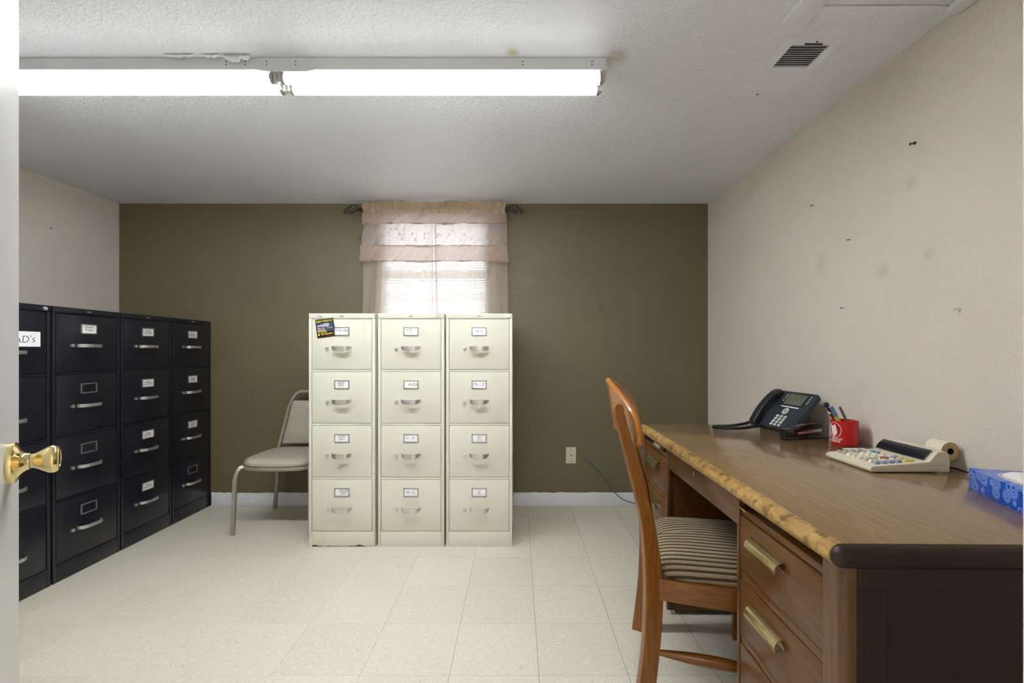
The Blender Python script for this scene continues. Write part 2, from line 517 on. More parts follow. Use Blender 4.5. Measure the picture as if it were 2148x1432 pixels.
# ------------------------------------------------------------------ mesh helpers
class MB:
    def __init__(s):
        s.bm = bmesh.new()
    def _new(s, fn):
        a = set(s.bm.verts)
        fn()
        return [v for v in s.bm.verts if v not in a]
    def box(s, x0, x1, y0, y1, z0, z1, bev=0.0, seg=2, mat=None):
        bm2 = bmesh.new()
        bmesh.ops.create_cube(bm2, size=1)
        for v in bm2.verts:
            v.co = Vector(((x0 + x1) / 2 + v.co.x * (x1 - x0), (y0 + y1) / 2 + v.co.y * (y1 - y0), (z0 + z1) / 2 + v.co.z * (z1 - z0)))
        if bev:
            bmesh.ops.bevel(bm2, geom=bm2.edges[:], offset=bev, segments=seg, profile=0.5, affect='EDGES')
        s.merge(bm2, mat)
        return s
    def merge(s, bm2, mat=None):
        if mat is not None:
            bm2.transform(mat)
        me = bpy.data.meshes.new('t')
        bm2.to_mesh(me)
        bm2.free()
        s.bm.from_mesh(me)
        bpy.data.meshes.remove(me)
    def prism(s, pts, a0, a1, axis='y', bev=0.0, mat=None, seg=2):
        """polygon pts (p,q) extruded along axis; axis y: (x,z); x: (y,z); z: (x,y)"""
        bm2 = bmesh.new()
        def co(p, q, a):
            return {'y': (p, a, q), 'x': (a, p, q), 'z': (p, q, a)}[axis]
        v0 = [bm2.verts.new(co(p, q, a0)) for p, q in pts]
        v1 = [bm2.verts.new(co(p, q, a1)) for p, q in pts]
        n = len(pts)
        f0 = bm2.faces.new(v0)
        f1 = bm2.faces.new(list(reversed(v1)))
        for i in range(n):
            bm2.faces.new((v0[(i + 1) % n], v0[i], v1[i], v1[(i + 1) % n]))
        bmesh.ops.recalc_face_normals(bm2, faces=bm2.faces[:])
        if bev:
            ed = [e for e in bm2.edges if (e.verts[0] in v0) == (e.verts[1] in v0)]
            bmesh.ops.bevel(bm2, geom=ed, offset=bev, segments=seg, profile=0.5, affect='EDGES')
        s.merge(bm2, mat)
        return s
    def lathe(s, prof, seg=32, mat=None, closed=True):
        """prof (radius, height) around z"""
        bm2 = bmesh.new()
        rings = []
        for r, z in prof:
            if r < 1e-6:
                rings.append([bm2.verts.new((0, 0, z))])
            else:
                rings.append([bm2.verts.new((r * math.cos(2 * PI * i / seg), r * math.sin(2 * PI * i / seg), z)) for i in range(seg)])
        for a, b in zip(rings, rings[1:]):
            for i in range(seg):
                j = (i + 1) % seg
                if len(a) == 1 and len(b) == 1:
                    continue
                if len(a) == 1:
                    bm2.faces.new((a[0], b[i], b[j]))
                elif len(b) == 1:
                    bm2.faces.new((a[i], a[j], b[0]))
                else:
                    bm2.faces.new((a[i], a[j], b[j], b[i]))
        bmesh.ops.recalc_face_normals(bm2, faces=bm2.faces[:])
        s.merge(bm2, mat)
        return s
    def cyl(s, p, q, r, r2=None, seg=20):
        p, q = Vector(p), Vector(q)
        d = q - p
        r2 = r if r2 is None else r2
        mt = Matrix.Translation(p) @ d.to_track_quat('Z', 'Y').to_matrix().to_4x4()
        s.lathe([(0, 0), (r, 0), (r2, d.length), (0, d.length)], seg, mt)
        return s
    def tube(s, pts, r, seg=8, closed=False, rect=None, up=None):
        """sweep a circle (or rect w,h section) along pts"""
        pts = [Vector(p) for p in pts]
        bm2 = bmesh.new()
        n = len(pts)
        rings = []
        prev = None
        for i, p in enumerate(pts):
            if closed:
                t = (pts[(i + 1) % n] - pts[i - 1]).normalized()
            else:
                t = (pts[min(i + 1, n - 1)] - pts[max(i - 1, 0)]).normalized()
            if up is not None:
                u = Vector(up)
                a = t.cross(u).normalized()
                b = a.cross(t).normalized()
            else:
                if prev is None:
                    u = Vector((0, 0, 1)) if abs(t.z) < 0.9 else Vector((1, 0, 0))
                    a = t.cross(u).normalized()
                else:
                    a = (prev - t * prev.dot(t)).normalized()
                b = a.cross(t).normalized()
                prev = a
            rr = r[i] if isinstance(r, (list, tuple)) else r
            if rect:
                w, h = rect[i] if isinstance(rect, list) else rect
                c = 0.18
                prof = [(-w / 2 + w * c * .5, -h / 2), (w / 2 - w * c * .5, -h / 2), (w / 2, -h / 2 + h * c), (w / 2, h / 2 - h * c), (w / 2 - w * c * .5, h / 2), (-w / 2 + w * c * .5, h / 2), (-w / 2, h / 2 - h * c), (-w / 2, -h / 2 + h * c)]
            else:
                prof = [(rr * math.cos(2 * PI * k / seg), rr * math.sin(2 * PI * k / seg)) for k in range(seg)]
            rings.append([bm2.verts.new(p + a * x + b * y) for x, y in prof])
        m = len(rings[0])
        for i in range(n if closed else n - 1):
            A, B = rings[i], rings[(i + 1) % n]
            for k in range(m):
                bm2.faces.new((A[k], A[(k + 1) % m], B[(k + 1) % m], B[k]))
        if not closed:
            bm2.faces.new(list(reversed(rings[0])))
            bm2.faces.new(rings[-1])
        bmesh.ops.recalc_face_normals(bm2, faces=bm2.faces[:])
        s.merge(bm2)
        return s
    def grid(s, fn, nu, nv, thick=0.0, mat=None):
        """surface fn(u,v) u,v in 0..1"""
        bm2 = bmesh.new()
        vs = [[bm2.verts.new(fn(i / nu, j / nv)) for j in range(nv + 1)] for i in range(nu + 1)]
        for i in range(nu):
            for j in range(nv):
                bm2.faces.new((vs[i][j], vs[i + 1][j], vs[i + 1][j + 1], vs[i][j + 1]))
        if thick:
            bmesh.ops.recalc_face_normals(bm2, faces=bm2.faces[:])
            bmesh.ops.solidify(bm2, geom=bm2.faces[:], thickness=thick)
        s.merge(bm2, mat)
        return s
    def sphere(s, c, r, sc=(1, 1, 1), seg=16, mat=None):
        bm2 = bmesh.new()
        bmesh.ops.create_uvsphere(bm2, u_segments=seg, v_segments=seg // 2, radius=r)
        for v in bm2.verts:
            v.co = Vector((v.co.x * sc[0] + c[0], v.co.y * sc[1] + c[1], v.co.z * sc[2] + c[2]))
        s.merge(bm2, mat)
        return s

C = S.collection
def tag(o, label=None, cat=None, group=None, kind=None):
    if label: o['label'] = label
    if cat: o['category'] = cat
    if group: o['group'] = group
    if kind: o['kind'] = kind
    return o

def smooth(me, ang=35):
    bm = bmesh.new()
    bm.from_mesh(me)
    a = math.radians(ang)
    for f in bm.faces:
        f.smooth = True
    for e in bm.edges:
        if len(e.link_faces) == 2:
            e.smooth = e.calc_face_angle(0) < a
    bm.to_mesh(me)
    bm.free()

def wmat(o):
    m = o.matrix_basis.copy()
    return wmat(o.parent) @ m if o.parent else m

def build(name, mb, mat, parent=None, world=False, label=None, ang=35, subsurf=0, loc=None, rot=None):
    """link one mesh object; world=True: the mesh was drawn in room coordinates and is moved into the parent's frame"""
    me = bpy.data.meshes.new(name)
    if world and parent is not None:
        mb.bm.transform(wmat(parent).inverted())
    mb.bm.to_mesh(me)
    mb.bm.free()
    me.materials.append(M[mat] if isinstance(mat, str) else mat)
    smooth(me, ang)
    o = bpy.data.objects.new(name, me)
    C.objects.link(o)
    o.parent = parent
    if loc: o.location = loc
    if rot: o.rotation_euler = rot
    if label: o['label'] = label
    if subsurf:
        md = o.modifiers.new('s', 'SUBSURF')
        md.levels = md.render_levels = subsurf
    return o

def thing(name, label, cat, loc=(0, 0, 0), rz=0.0, group=None, kind=None):
    o = bpy.data.objects.new(name, None)
    o.empty_display_size = 0.1
    C.objects.link(o)
    o.location = loc
    o.rotation_euler = (0, 0, rz)
    return tag(o, label, cat, group, kind)

def text(name, body, size, mat, parent, loc, rot, shear=0.0, align='CENTER', thin=0.0, spacing=1.0, bold=0.0):
    cu = bpy.data.curves.new(name, 'FONT')
    cu.body = body
    cu.size = size
    cu.shear = shear
    cu.align_x = align
    cu.align_y = 'CENTER'
    cu.space_line = 0.85
    cu.space_character = spacing
    cu.extrude = 0.00015
    cu.offset = bold
    cu.resolution_u = 3
    cu.materials.append(M[mat])
    tmp = bpy.data.objects.new(name, cu)
    me = bpy.data.meshes.new_from_object(tmp)      # real mesh letters
    me.name = name
    bpy.data.objects.remove(tmp)
    if not me.materials:
        me.materials.append(M[mat])
    o = bpy.data.objects.new(name, me)
    C.objects.link(o)
    o.parent = parent
    o.location = loc
    o.rotation_euler = rot
    return o

def struct(name, mb, mat, parent=None, **kw):
    o = build(name, mb, mat, parent, **kw)
    if parent is None:
        o['kind'] = 'structure'
    return o

# ------------------------------------------------------------------ room shell
XL, XR, YB, YN, ZC = -2.859, 1.369, 3.355, 0.238, 2.165
T = 0.11
struct('floor', MB().box(XL - T, XR + T, -2.4, YB + T, -0.1, 0), 'floor')
cb = MB().box(XL - T, XR + T, 0.128, YB + T, ZC, ZC + 0.1)
struct('ceiling', cb, 'ceil')
WX0, WX1, WZ0, WZ1 = -0.985, -0.205, 0.95, 2.088
wb = MB()
wb.box(XL - T, WX0, YB, YB + T, 0, ZC)
wb.box(WX1, XR + T, YB, YB + T, 0, ZC)
wb.box(WX0, WX1, YB, YB + T, 0, WZ0)
wb.box(WX0, WX1, YB, YB + T, WZ1, ZC)
struct('wall_back', wb, 'olive')
struct('wall_left', MB().box(XL - T, XL, 0.128, YB, 0, ZC), 'taupe')
struct('wall_right', MB().box(XR, XR + T, 0.128, YB, 0, ZC), 'taupe')
DX0, DX1 = -0.50, 0.2577
wn = MB()
wn.box(XL, DX0 - 0.02, YN - T, YN, 0, ZC)
wn.box(DX1 + 0.02, XR, YN - T, YN, 0, ZC)
wn.box(DX0 - 0.02, DX1 + 0.02, YN - T, YN, 2.06, ZC)
struct('wall_front', wn, 'taupe')
struct('trim_doorway', MB().box(DX0 - 0.02, DX0, YN - T, YN, 0, 2.06).box(DX1, DX1 + 0.02, YN - T, YN, 0, 2.06).box(DX0, DX1, YN - T, YN, 2.04, 2.06), 'door')
# hall behind the camera
struct('wall_hall_left', MB().box(-1.3, -1.2, -2.3, YN - T, 0, 2.4), 'taupe')
struct('wall_hall_right', MB().box(1.2, 1.3, -2.3, YN - T, 0, 2.4), 'taupe')
struct('wall_hall_end', MB().box(-1.3, 1.3, -2.4, -2.3, 0, 2.4), 'taupe')
struct('ceiling_hall', MB().box(-1.3, 1.3, -2.4, YN - T, 2.3, 2.4), 'ceil')
hl = thing('hall_fill_lamp', 'round fill lamp added unseen on the hall ceiling outside the doorway', 'lamp', (0, -1.1, 2.3))  # lamp added behind the camera to give the room ambient fill
build('fill_lamp_base', MB().cyl((0, 0, -0.02), (0, 0, 0), 0.26), 'fixture', hl)
build('fill_lamp_shade', MB().lathe([(0.0, -0.11), (0.12, -0.10), (0.21, -0.07), (0.25, -0.02)], 32), 'hall_fill', hl)

# baseboards with a bead of caulk along the top edge
def baseboard(name, x0, x1):
    m = MB().box(x0, x1, YB - 0.012, YB, 0, 0.085, 0.002)
    pts = []
    n = int((x1 - x0) / 0.03)
    for i in range(n + 1):
        x = x0 + (x1 - x0) * i / n
        pts.append((x, YB - 0.006, 0.088 + random.uniform(-0.002, 0.002)))
    m.tube(pts, [random.uniform(0.004, 0.008) for _ in pts], 6)
    struct(name, m, 'white_trim')
baseboard('baseboard_back', -2.19, 1.369)

# attic hatch trim and hatch panel on the ceiling at upper right
hp = MB()
struct('trim_hatch_left', MB().box(0.85, 0.93, 0.75, 1.518, ZC - 0.016, ZC, 0.003), 'hatch')
struct('trim_hatch_far', MB().box(0.93, 1.318, 1.43, 1.518, ZC - 0.006, ZC, 0.002), 'ceil')
struct('trim_hatch_right', MB().box(1.318, 1.366, 0.75, 1.445, ZC - 0.022, ZC, 0.006), 'hatch')
hatch = build('attic_hatch', MB().box(0.935, 1.313, 0.76, 1.425, ZC - 0.004, ZC - 0.0005, 0.001), 'hatch')
tag(hatch, 'flat white attic hatch panel framed on the ceiling at upper right', 'hatch')

# ------------------------------------------------------------------ window, outside
win = thing('window_1', None, None, ((WX0 + WX1) / 2, YB + 0.05, WZ0), kind='structure')
fr = MB()
y0, y1 = YB + 0.045, YB + 0.095
f = 0.035
fr.box(WX0, WX0 + f, y0, y1, WZ0, WZ1); fr.box(WX1 - f, WX1, y0, y1, WZ0, WZ1)
fr.box(WX0, WX1, y0, y1, WZ0, WZ0 + f); fr.box(WX0, WX1, y0, y1, WZ1 - f, WZ1)
fr.box(WX0, WX1, y0, y1, 1.64, 1.69)
build('window_frame', fr, 'vinyl_frame', win, world=True)
build('pane', MB().box(WX0 + f, WX1 - f, YB + 0.068, YB + 0.071, 1.69, WZ1 - f), 'glass', win, world=True)
build('pane', MB().box(WX0 + f, WX1 - f, YB + 0.078, YB + 0.081, WZ0 + f, 1.64), 'glass', win, world=True)
build('window_sill', MB().box(WX0 - 0.02, WX1 + 0.02, YB - 0.02, YB + 0.044, WZ0 - 0.02, WZ0 - 0.001, 0.004), 'vinyl_frame', win, world=True)
gd = build('ground_outside', MB().box(-15, 15, YB + T, 30, -0.35, -0.25), 'ground')
tag(gd, kind='structure')
pr = thing('porch_railing', 'red brown wooden railing seen faintly through the window blind', 'railing', (-0.6, 4.6, -0.25))
build('top_rail', MB().box(-3.0, 1.8, 4.57, 4.66, 1.60, 1.69, 0.008), 'redwood', pr, world=True)
for px in (-2.6, -0.9 - 1.2, 0.9, 1.7):
    build('post', MB().box(px, px + 0.09, 4.57, 4.66, -0.25, 1.60), 'redwood', pr, world=True)

# blind
bl = thing('window_blind', 'white horizontal mini blind closed over the window behind the curtains', 'blind', (-0.595, YB + 0.02, WZ0))
build('headrail', MB().box(WX0 + 0.005, WX1 - 0.005, YB + 0.006, YB + 0.034, WZ1 - 0.03, WZ1 - 0.004, 0.002), 'vinyl_frame', bl, world=True)
sl = MB()
z = WZ1 - 0.045
tilt = math.radians(30)
while z > WZ0 + 0.03:
    def fn(u, v, z=z):
        a = (v - 0.5)
        yy = a * 0.025 * math.cos(tilt)
        zz = -a * 0.025 * math.sin(tilt) + 0.0012 * (1 - (2 * a) ** 2)
        return (WX0 + 0.012 + u * (WX1 - WX0 - 0.024), YB + 0.02 + yy, z + zz)
    sl.grid(fn, 1, 3)
    z -= 0.0178
build('slats', sl, 'slat', bl, world=True)
build('bottom_rail', MB().box(WX0 + 0.01, WX1 - 0.01, YB + 0.01, YB + 0.03, WZ0 + 0.006, WZ0 + 0.02, 0.002), 'vinyl_frame', bl, world=True)
for x in (-0.85, -0.34):
    build('ladder_cord', MB().cyl((x, YB + 0.006, WZ0 + 0.02), (x, YB + 0.006, WZ1 - 0.03), 0.001, seg=6), 'vinyl_frame', bl, world=True)

# ------------------------------------------------------------------ curtains
YR = 3.285
ZR = 2.104
rod = thing('curtain_rod', 'dark iron curtain rod with scroll finials above the window', 'curtain rod', (-0.59, YR, ZR))
build('pole', MB().cyl((-1.10, YR, ZR), (-0.075, YR, ZR), 0.008), 'iron', rod, world=True)
for sx, bx in ((-1, -1.09), (1, -0.085)):
    build('bracket', MB().box(min(bx, bx + sx * .012), max(bx, bx + sx * .012), YR, YB - 0.001, ZR - 0.006, ZR + 0.006).box(bx - 0.012, bx + 0.012, YB - 0.006, YB - 0.0005, ZR - 0.03, ZR + 0.03), 'iron', rod, world=True)
    fm = MB()
    x0 = -1.10 if sx < 0 else -0.075
    fm.cyl((x0 - sx * 0.01, YR, ZR), (x0 + sx * 0.022, YR, ZR), 0.0125, 0.011)
    # loop
    cx = x0 + sx * 0.052
    loop = []
    for i in range(30):
        a = PI + i / 29 * 2.1 * PI
        rr = 0.031 - 0.003 * i / 29
        loop.append((cx + sx * rr * math.cos(a), YR + 0.004 * math.sin(a * 2), ZR + 0.004 - rr * 0.85 * math.sin(a)))
    fm.tube(loop, 0.0034, 7)
    # S curve to the outer scroll
    sc = []
    for i in range(36):
        t = i / 35
        a = -2.4 + t * 8.2
        rr = 0.022 * (1 - 0.72 * t)
        sc.append((x0 + sx * (0.103 + rr * math.cos(a)), YR + 0.003, ZR - 0.016 - rr * math.sin(a)))
    brg = [(cx + sx * 0.01, YR, ZR + 0.029), (cx + sx * 0.026, YR, ZR + 0.012), (cx + sx * 0.031, YR + 0.002, ZR - 0.006)]
    fm.tube(brg + sc[2:], [0.0034] * (len(sc) - 6) + [0.003] * 7 if len(brg) + len(sc) - 2 == len(sc) + 1 else 0.0032, 7)
    sc2 = []
    for i in range(26):
        t = i / 25
        a = 2.6 - t * 7.2
        rr = 0.017 * (1 - 0.7 * t)
        sc2.append((x0 + sx * (0.062 + rr * math.cos(a)), YR - 0.003, ZR - 0.020 - rr * math.sin(a)))
    fm.tube(sc2, 0.003, 7)
    fm.sphere((x0 + sx * 0.048, YR, ZR + 0.0), 0.0065)
    fm.sphere((x0 + sx * 0.104, YR, ZR - 0.015), 0.0065)
    fm.tube([(x0 + sx * 0.085, YR, ZR + 0.002), (x0 + sx * 0.093, YR, ZR + 0.016), (x0 + sx * 0.1, YR, ZR + 0.006), (x0 + sx * 0.092, YR, ZR + 0.002)], 0.0026, 6)
    build('finial', fm, 'iron', rod, world=True)

def folds(x, seed, amp, freqs=(23.0, 47.0, 83.0)):
    return amp * (math.sin(x * freqs[0] + seed) + 0.6 * math.sin(x * freqs[1] + seed * 2.3) + 0.35 * math.sin(x * freqs[2] + seed * 3.1))

def cloth(x0t, x1t, x0b, x1b, zt, zb, y, amp_t, amp_b, seed, nu=150, nv=20, zt_w=0.0, zb_w=0.0, steps=None):
    m = MB()
    def fn(u, v):
        xt = x0t + (x1t - x0t) * u
        xb = x0b + (x1b - x0b) * u
        x = xt + (xb - xt) * v
        k = (zt + zt_w * folds(xt, seed + 1, 1) * (1 - v)) * (1 - v) + (zb + zb_w * folds(xt, seed + 2, 1, (11, 23, 31))) * v
        a = amp_t + (amp_b - amp_t) * v
        yy = y - 0.004 + folds(xt * 1.4 + 0.12 * v, seed, a)
        return (x + 0.25 * folds(xt * 1.4, seed + 1.5, a), yy, k)
    m.grid(fn, nu, nv)
    return m

# long panels behind the valance
Lp = thing('sheer_curtain', 'left beige sheer curtain panel falling behind the putty filing cabinets', 'curtain', (-0.85, 3.325, 0.02), group=None)
build('cloth', cloth(-1.085, -0.60, -1.108, -0.60, 2.095, 0.03, 3.318, 0.007, 0.010, 1.0, nu=220, nv=30), 'sheer', Lp, world=True)
Rp = thing('sheer_curtain', 'right beige sheer curtain panel reaching the floor at the cabinet side', 'curtain', (-0.3, 3.325, 0.02))
build('cloth', cloth(-0.585, -0.078, -0.535, -0.04, 2.095, 0.03, 3.318, 0.007, 0.010, 4.0, nu=220, nv=30), 'sheer', Rp, world=True)
build('side_hem', cloth(-0.608, -0.599, -0.608, -0.599, 2.09, 0.03, 3.308, 0.008, 0.013, 1.0, nu=4, nv=30), 'band', Lp, world=True)
build('side_hem', cloth(-0.586, -0.575, -0.536, -0.524, 2.09, 0.03, 3.308, 0.008, 0.013, 4.0, nu=4, nv=30), 'band', Rp, world=True)

# valance
va = thing('curtain_valance', 'ruffled beige tiered valance with embroidered sheer middle hung on the rod', 'curtain', (-0.58, 3.27, 1.73))
hd = MB()
def hfn(u, v):
    x = -1.085 + u * 1.003
    z = 2.152 + 0.007 * math.sin(x * 14 + 1) + 0.004 * math.sin(x * 37)
    pinch = math.exp(-((v - 0.62) / 0.14) ** 2)
    zz = z + (2.064 - z) * v
    r = YR - 0.013 - 0.016 * (math.sin(x * 120 + 4 * math.sin(x * 13) + 2.5 * v) * 0.5 + 0.5) ** 1.5 * (1 - 0.8 * pinch) + 0.004 * pinch
    return (x + 0.004 * math.sin(x * 60 + v * 5), r, zz)
hd.grid(hfn, 260, 12)
build('gathered_header', hd, 'header', va, world=True)
def tier(name, zt, zb, xa, xb, y, mat, seed, zw, amp=0.006, nv=8, zt_w=0.0):
    m = cloth(xa[0], xb[0], xa[1], xb[1], zt, zb, y, amp * 0.6, amp, seed, nu=300, nv=nv, zb_w=zw, zt_w=zt_w)
    return build(name, m, mat, va, world=True)
tier('top_ruffle', 2.066, 1.996, (-1.08, -1.085), (-0.083, -0.078), YR - 0.024, 'band', 2.2, 0.003, 0.007, 6)
tier('top_ruffle_hem', 2.001, 1.993, (-1.085, -1.085), (-0.078, -0.078), YR - 0.026, 'hem', 2.2, 0.003, 0.007, 1)
tier('sheer_middle', 2.03, 1.83, (-1.082, -1.10), (-0.08, -0.072), YR - 0.010, 'sheer_white', 3.3, 0.003, 0.009, 14)
tier('lower_band', 1.842, 1.735, (-1.10, -1.108), (-0.072, -0.062), YR - 0.016, 'band', 3.9, 0.004, 0.008, 8)
tier('lower_band_top_hem', 1.848, 1.839, (-1.02, -1.02), (-0.14, -0.14), YR - 0.019, 'hem', 3.9, 0.004, 0.008, 1)
tier('lower_band_hem', 1.739, 1.730, (-1.108, -1.108), (-0.062, -0.062), YR - 0.018, 'hem', 3.9, 0.004, 0.008, 1)
for i in range(34):
    em = MB()
    x = random.uniform(-1.05, -0.11)
    zc = random.uniform(1.875, 1.965)
    y = YR - 0.026
    nn = random.choice((4, 5, 5))
    rot = random.uniform(0, 6)
    for k in range(nn):
        a = rot + 2 * PI * k / nn
        em.tube([(x, y, zc), (x + 0.011 * math.cos(a), y, zc + 0.011 * math.sin(a))], [0.0018, 0.0007], 5)
    if i % 3 == 0:
        em.tube([(x, y, zc), (x + 0.02, y, zc - 0.02), (x + 0.03, y, zc - 0.045)], 0.0007, 4)
    build('embroidered_flower', em, 'thread', va, world=True)

# ------------------------------------------------------------------ ceiling fluorescent
X0F, X1F = -2.09, 0.324
lf = thing('fluorescent_light', 'long white two lamp fluorescent strip light mounted on the ceiling', 'ceiling light', (-0.883, 1.735, ZC))
hs = MB()
hs.prism([(1.685, ZC - 0.001), (1.685, ZC - 0.044), (1.70, ZC - 0.050), (1.778, ZC - 0.050), (1.793, ZC - 0.044), (1.793, ZC - 0.001)], X0F, X1F, 'x')
build('housing', hs, 'fixture', lf, world=True)
for x in (-0.905, -0.80, -0.98, 0.27, -1.05, 0.02):
    for dz in (0.015, 0.027):
        build('knockout', MB().cyl((x, 1.6852, ZC - dz), (x, 1.6842, ZC - dz), 0.0022, seg=10), 'gap', lf, world=True)
build('joint_plate', MB().prism([(-0.95, ZC - 0.045), (-0.90, ZC - 0.053), (-0.76, ZC - 0.053), (-0.72, ZC - 0.045)], 1.681, 1.79, 'y'), 'fixture', lf, world=True)
ZT = 1.104 + 0.992
for yy in (1.700, 1.770):
    dx = 0.0 if yy < 1.75 else -0.01 * 0
    for (a, b) in ((X0F + 0.02, -0.893), (-0.845, 0.300)):
        tb = build('tube', MB().cyl((a, yy, ZT), (b, yy, ZT), 0.019, seg=24), 'tube', lf, world=True)
        build('end_cap', MB().cyl((a - 0.008, yy, ZT), (a + 0.001, yy, ZT), 0.0195, seg=24), 'cap', tb, world=True)
        build('end_cap', MB().cyl((b - 0.001, yy, ZT), (b + 0.010, yy, ZT), 0.0195, seg=24), 'cap', tb, world=True)
    for hx in (X0F + 0.004, -0.878, -0.860, 0.313):
        build('lamp_holder', MB().box(hx - 0.006, hx + 0.006, yy - 0.013, yy + 0.013, ZT - 0.012, ZC - 0.045, 0.003), 'holder', lf, world=True)

# peeled paint above the light
def flake(x, w, drop, seed, label):
    rnd = random.Random(seed)
    m = MB()
    cols = 9
    ds = [drop * rnd.uniform(0.45, 1.0) * max(0.02, math.sin(PI * (i + 0.3) / (cols + 0.6))) ** 0.4 for i in range(cols + 1)]
    def fn(u, v):
        i = min(cols, int(round(u * cols)))
        return (x + u * w, 1.672 - 0.012 * v * (1 - v) * 3, ZC - 0.0012 - ds[i] * v)
    m.grid(fn, cols, 4, thick=0.0008)
    o = build('paint_flake', m, 'ceil')
    tag(o, label, 'paint flake', 'peeling ceiling paint flakes')
flake(-1.26, 0.11, 0.012, 3, 'small curled paint flake at the far left above the strip light')
flake(-1.13, 0.07, 0.012, 9, 'ragged paint flake in the middle of the peeling strip above the light')
flake(-1.05, 0.095, 0.028, 5, 'largest hanging paint flake peeling over the strip light')

# ------------------------------------------------------------------ ceiling register
vt = thing('ceiling_vent', 'white rectangular air register with louvres on the ceiling', 'vent', (1.01, 1.753, ZC))
vx0, vx1, vy0, vy1 = 0.914, 1.109, 1.578, 1.928
vf = MB()
b = 0.032
vf.box(vx0, vx0 + b, vy0 + b, vy1 - b, ZC - 0.007, ZC); vf.box(vx1 - b, vx1, vy0 + b, vy1 - b, ZC - 0.007, ZC)
vf.box(vx0, vx1, vy0, vy0 + b, ZC - 0.007, ZC); vf.box(vx0, vx1, vy1 - b, vy1, ZC - 0.007, ZC)
vf.box(vx0 + b, vx1 - b, 1.737, 1.749, ZC - 0.006, ZC)
build('frame', vf, 'duct_white', vt, world=True)
build('backing', MB().box(vx0 + b, vx1 - b, vy0 + b, vy1 - b, ZC - 0.0012, ZC - 0.0004), 'vent_dark', vt, world=True)
lv = MB()
for k in range(10):
    y = vy0 + b + 0.006 + k * (1.737 - vy0 - b - 0.006) / 10
    lv.prism([(y + 0.0045, ZC - 0.0015), (y, ZC - 0.0065), (y + 0.001, ZC - 0.0072), (y + 0.0055, ZC - 0.0022)], vx0 + b, vx1 - b, 'x')
build('near_louvres', lv, 'duct_white', vt, world=True)
lv = MB()
for k in range(13):
    y = 1.750 + k * (vy1 - b - 1.750) / 13
    lv.prism([(y, ZC - 0.0012), (y + 0.009, ZC - 0.0062), (y + 0.010, ZC - 0.0056), (y + 0.001, ZC - 0.0008)], vx0 + b, vx1 - b, 'x')
build('far_louvres', lv, 'duct_white', vt, world=True)
build('damper_lever', MB().box(0.985, 1.045, vy0 + 0.020, vy0 + 0.024, ZC - 0.011, ZC - 0.006), 'vent_dark', vt, world=True)
for (sx, sy) in ((1.02, vy0 + 0.012), (0.985, vy1 - 0.012)):
    build('screw', MB().lathe([(0, -0.0095), (0.003, -0.009), (0.004, -0.007)], 12, Matrix.Translation((sx, sy, ZC))), 'nail', vt, world=True)

# ------------------------------------------------------------------ filing cabinets
CW, CD, CH = 0.375, 0.60, 1.32
DZ = [(1.290, 1.003), (0.989, 0.699), (0.685, 0.394), (0.379, 0.087)]

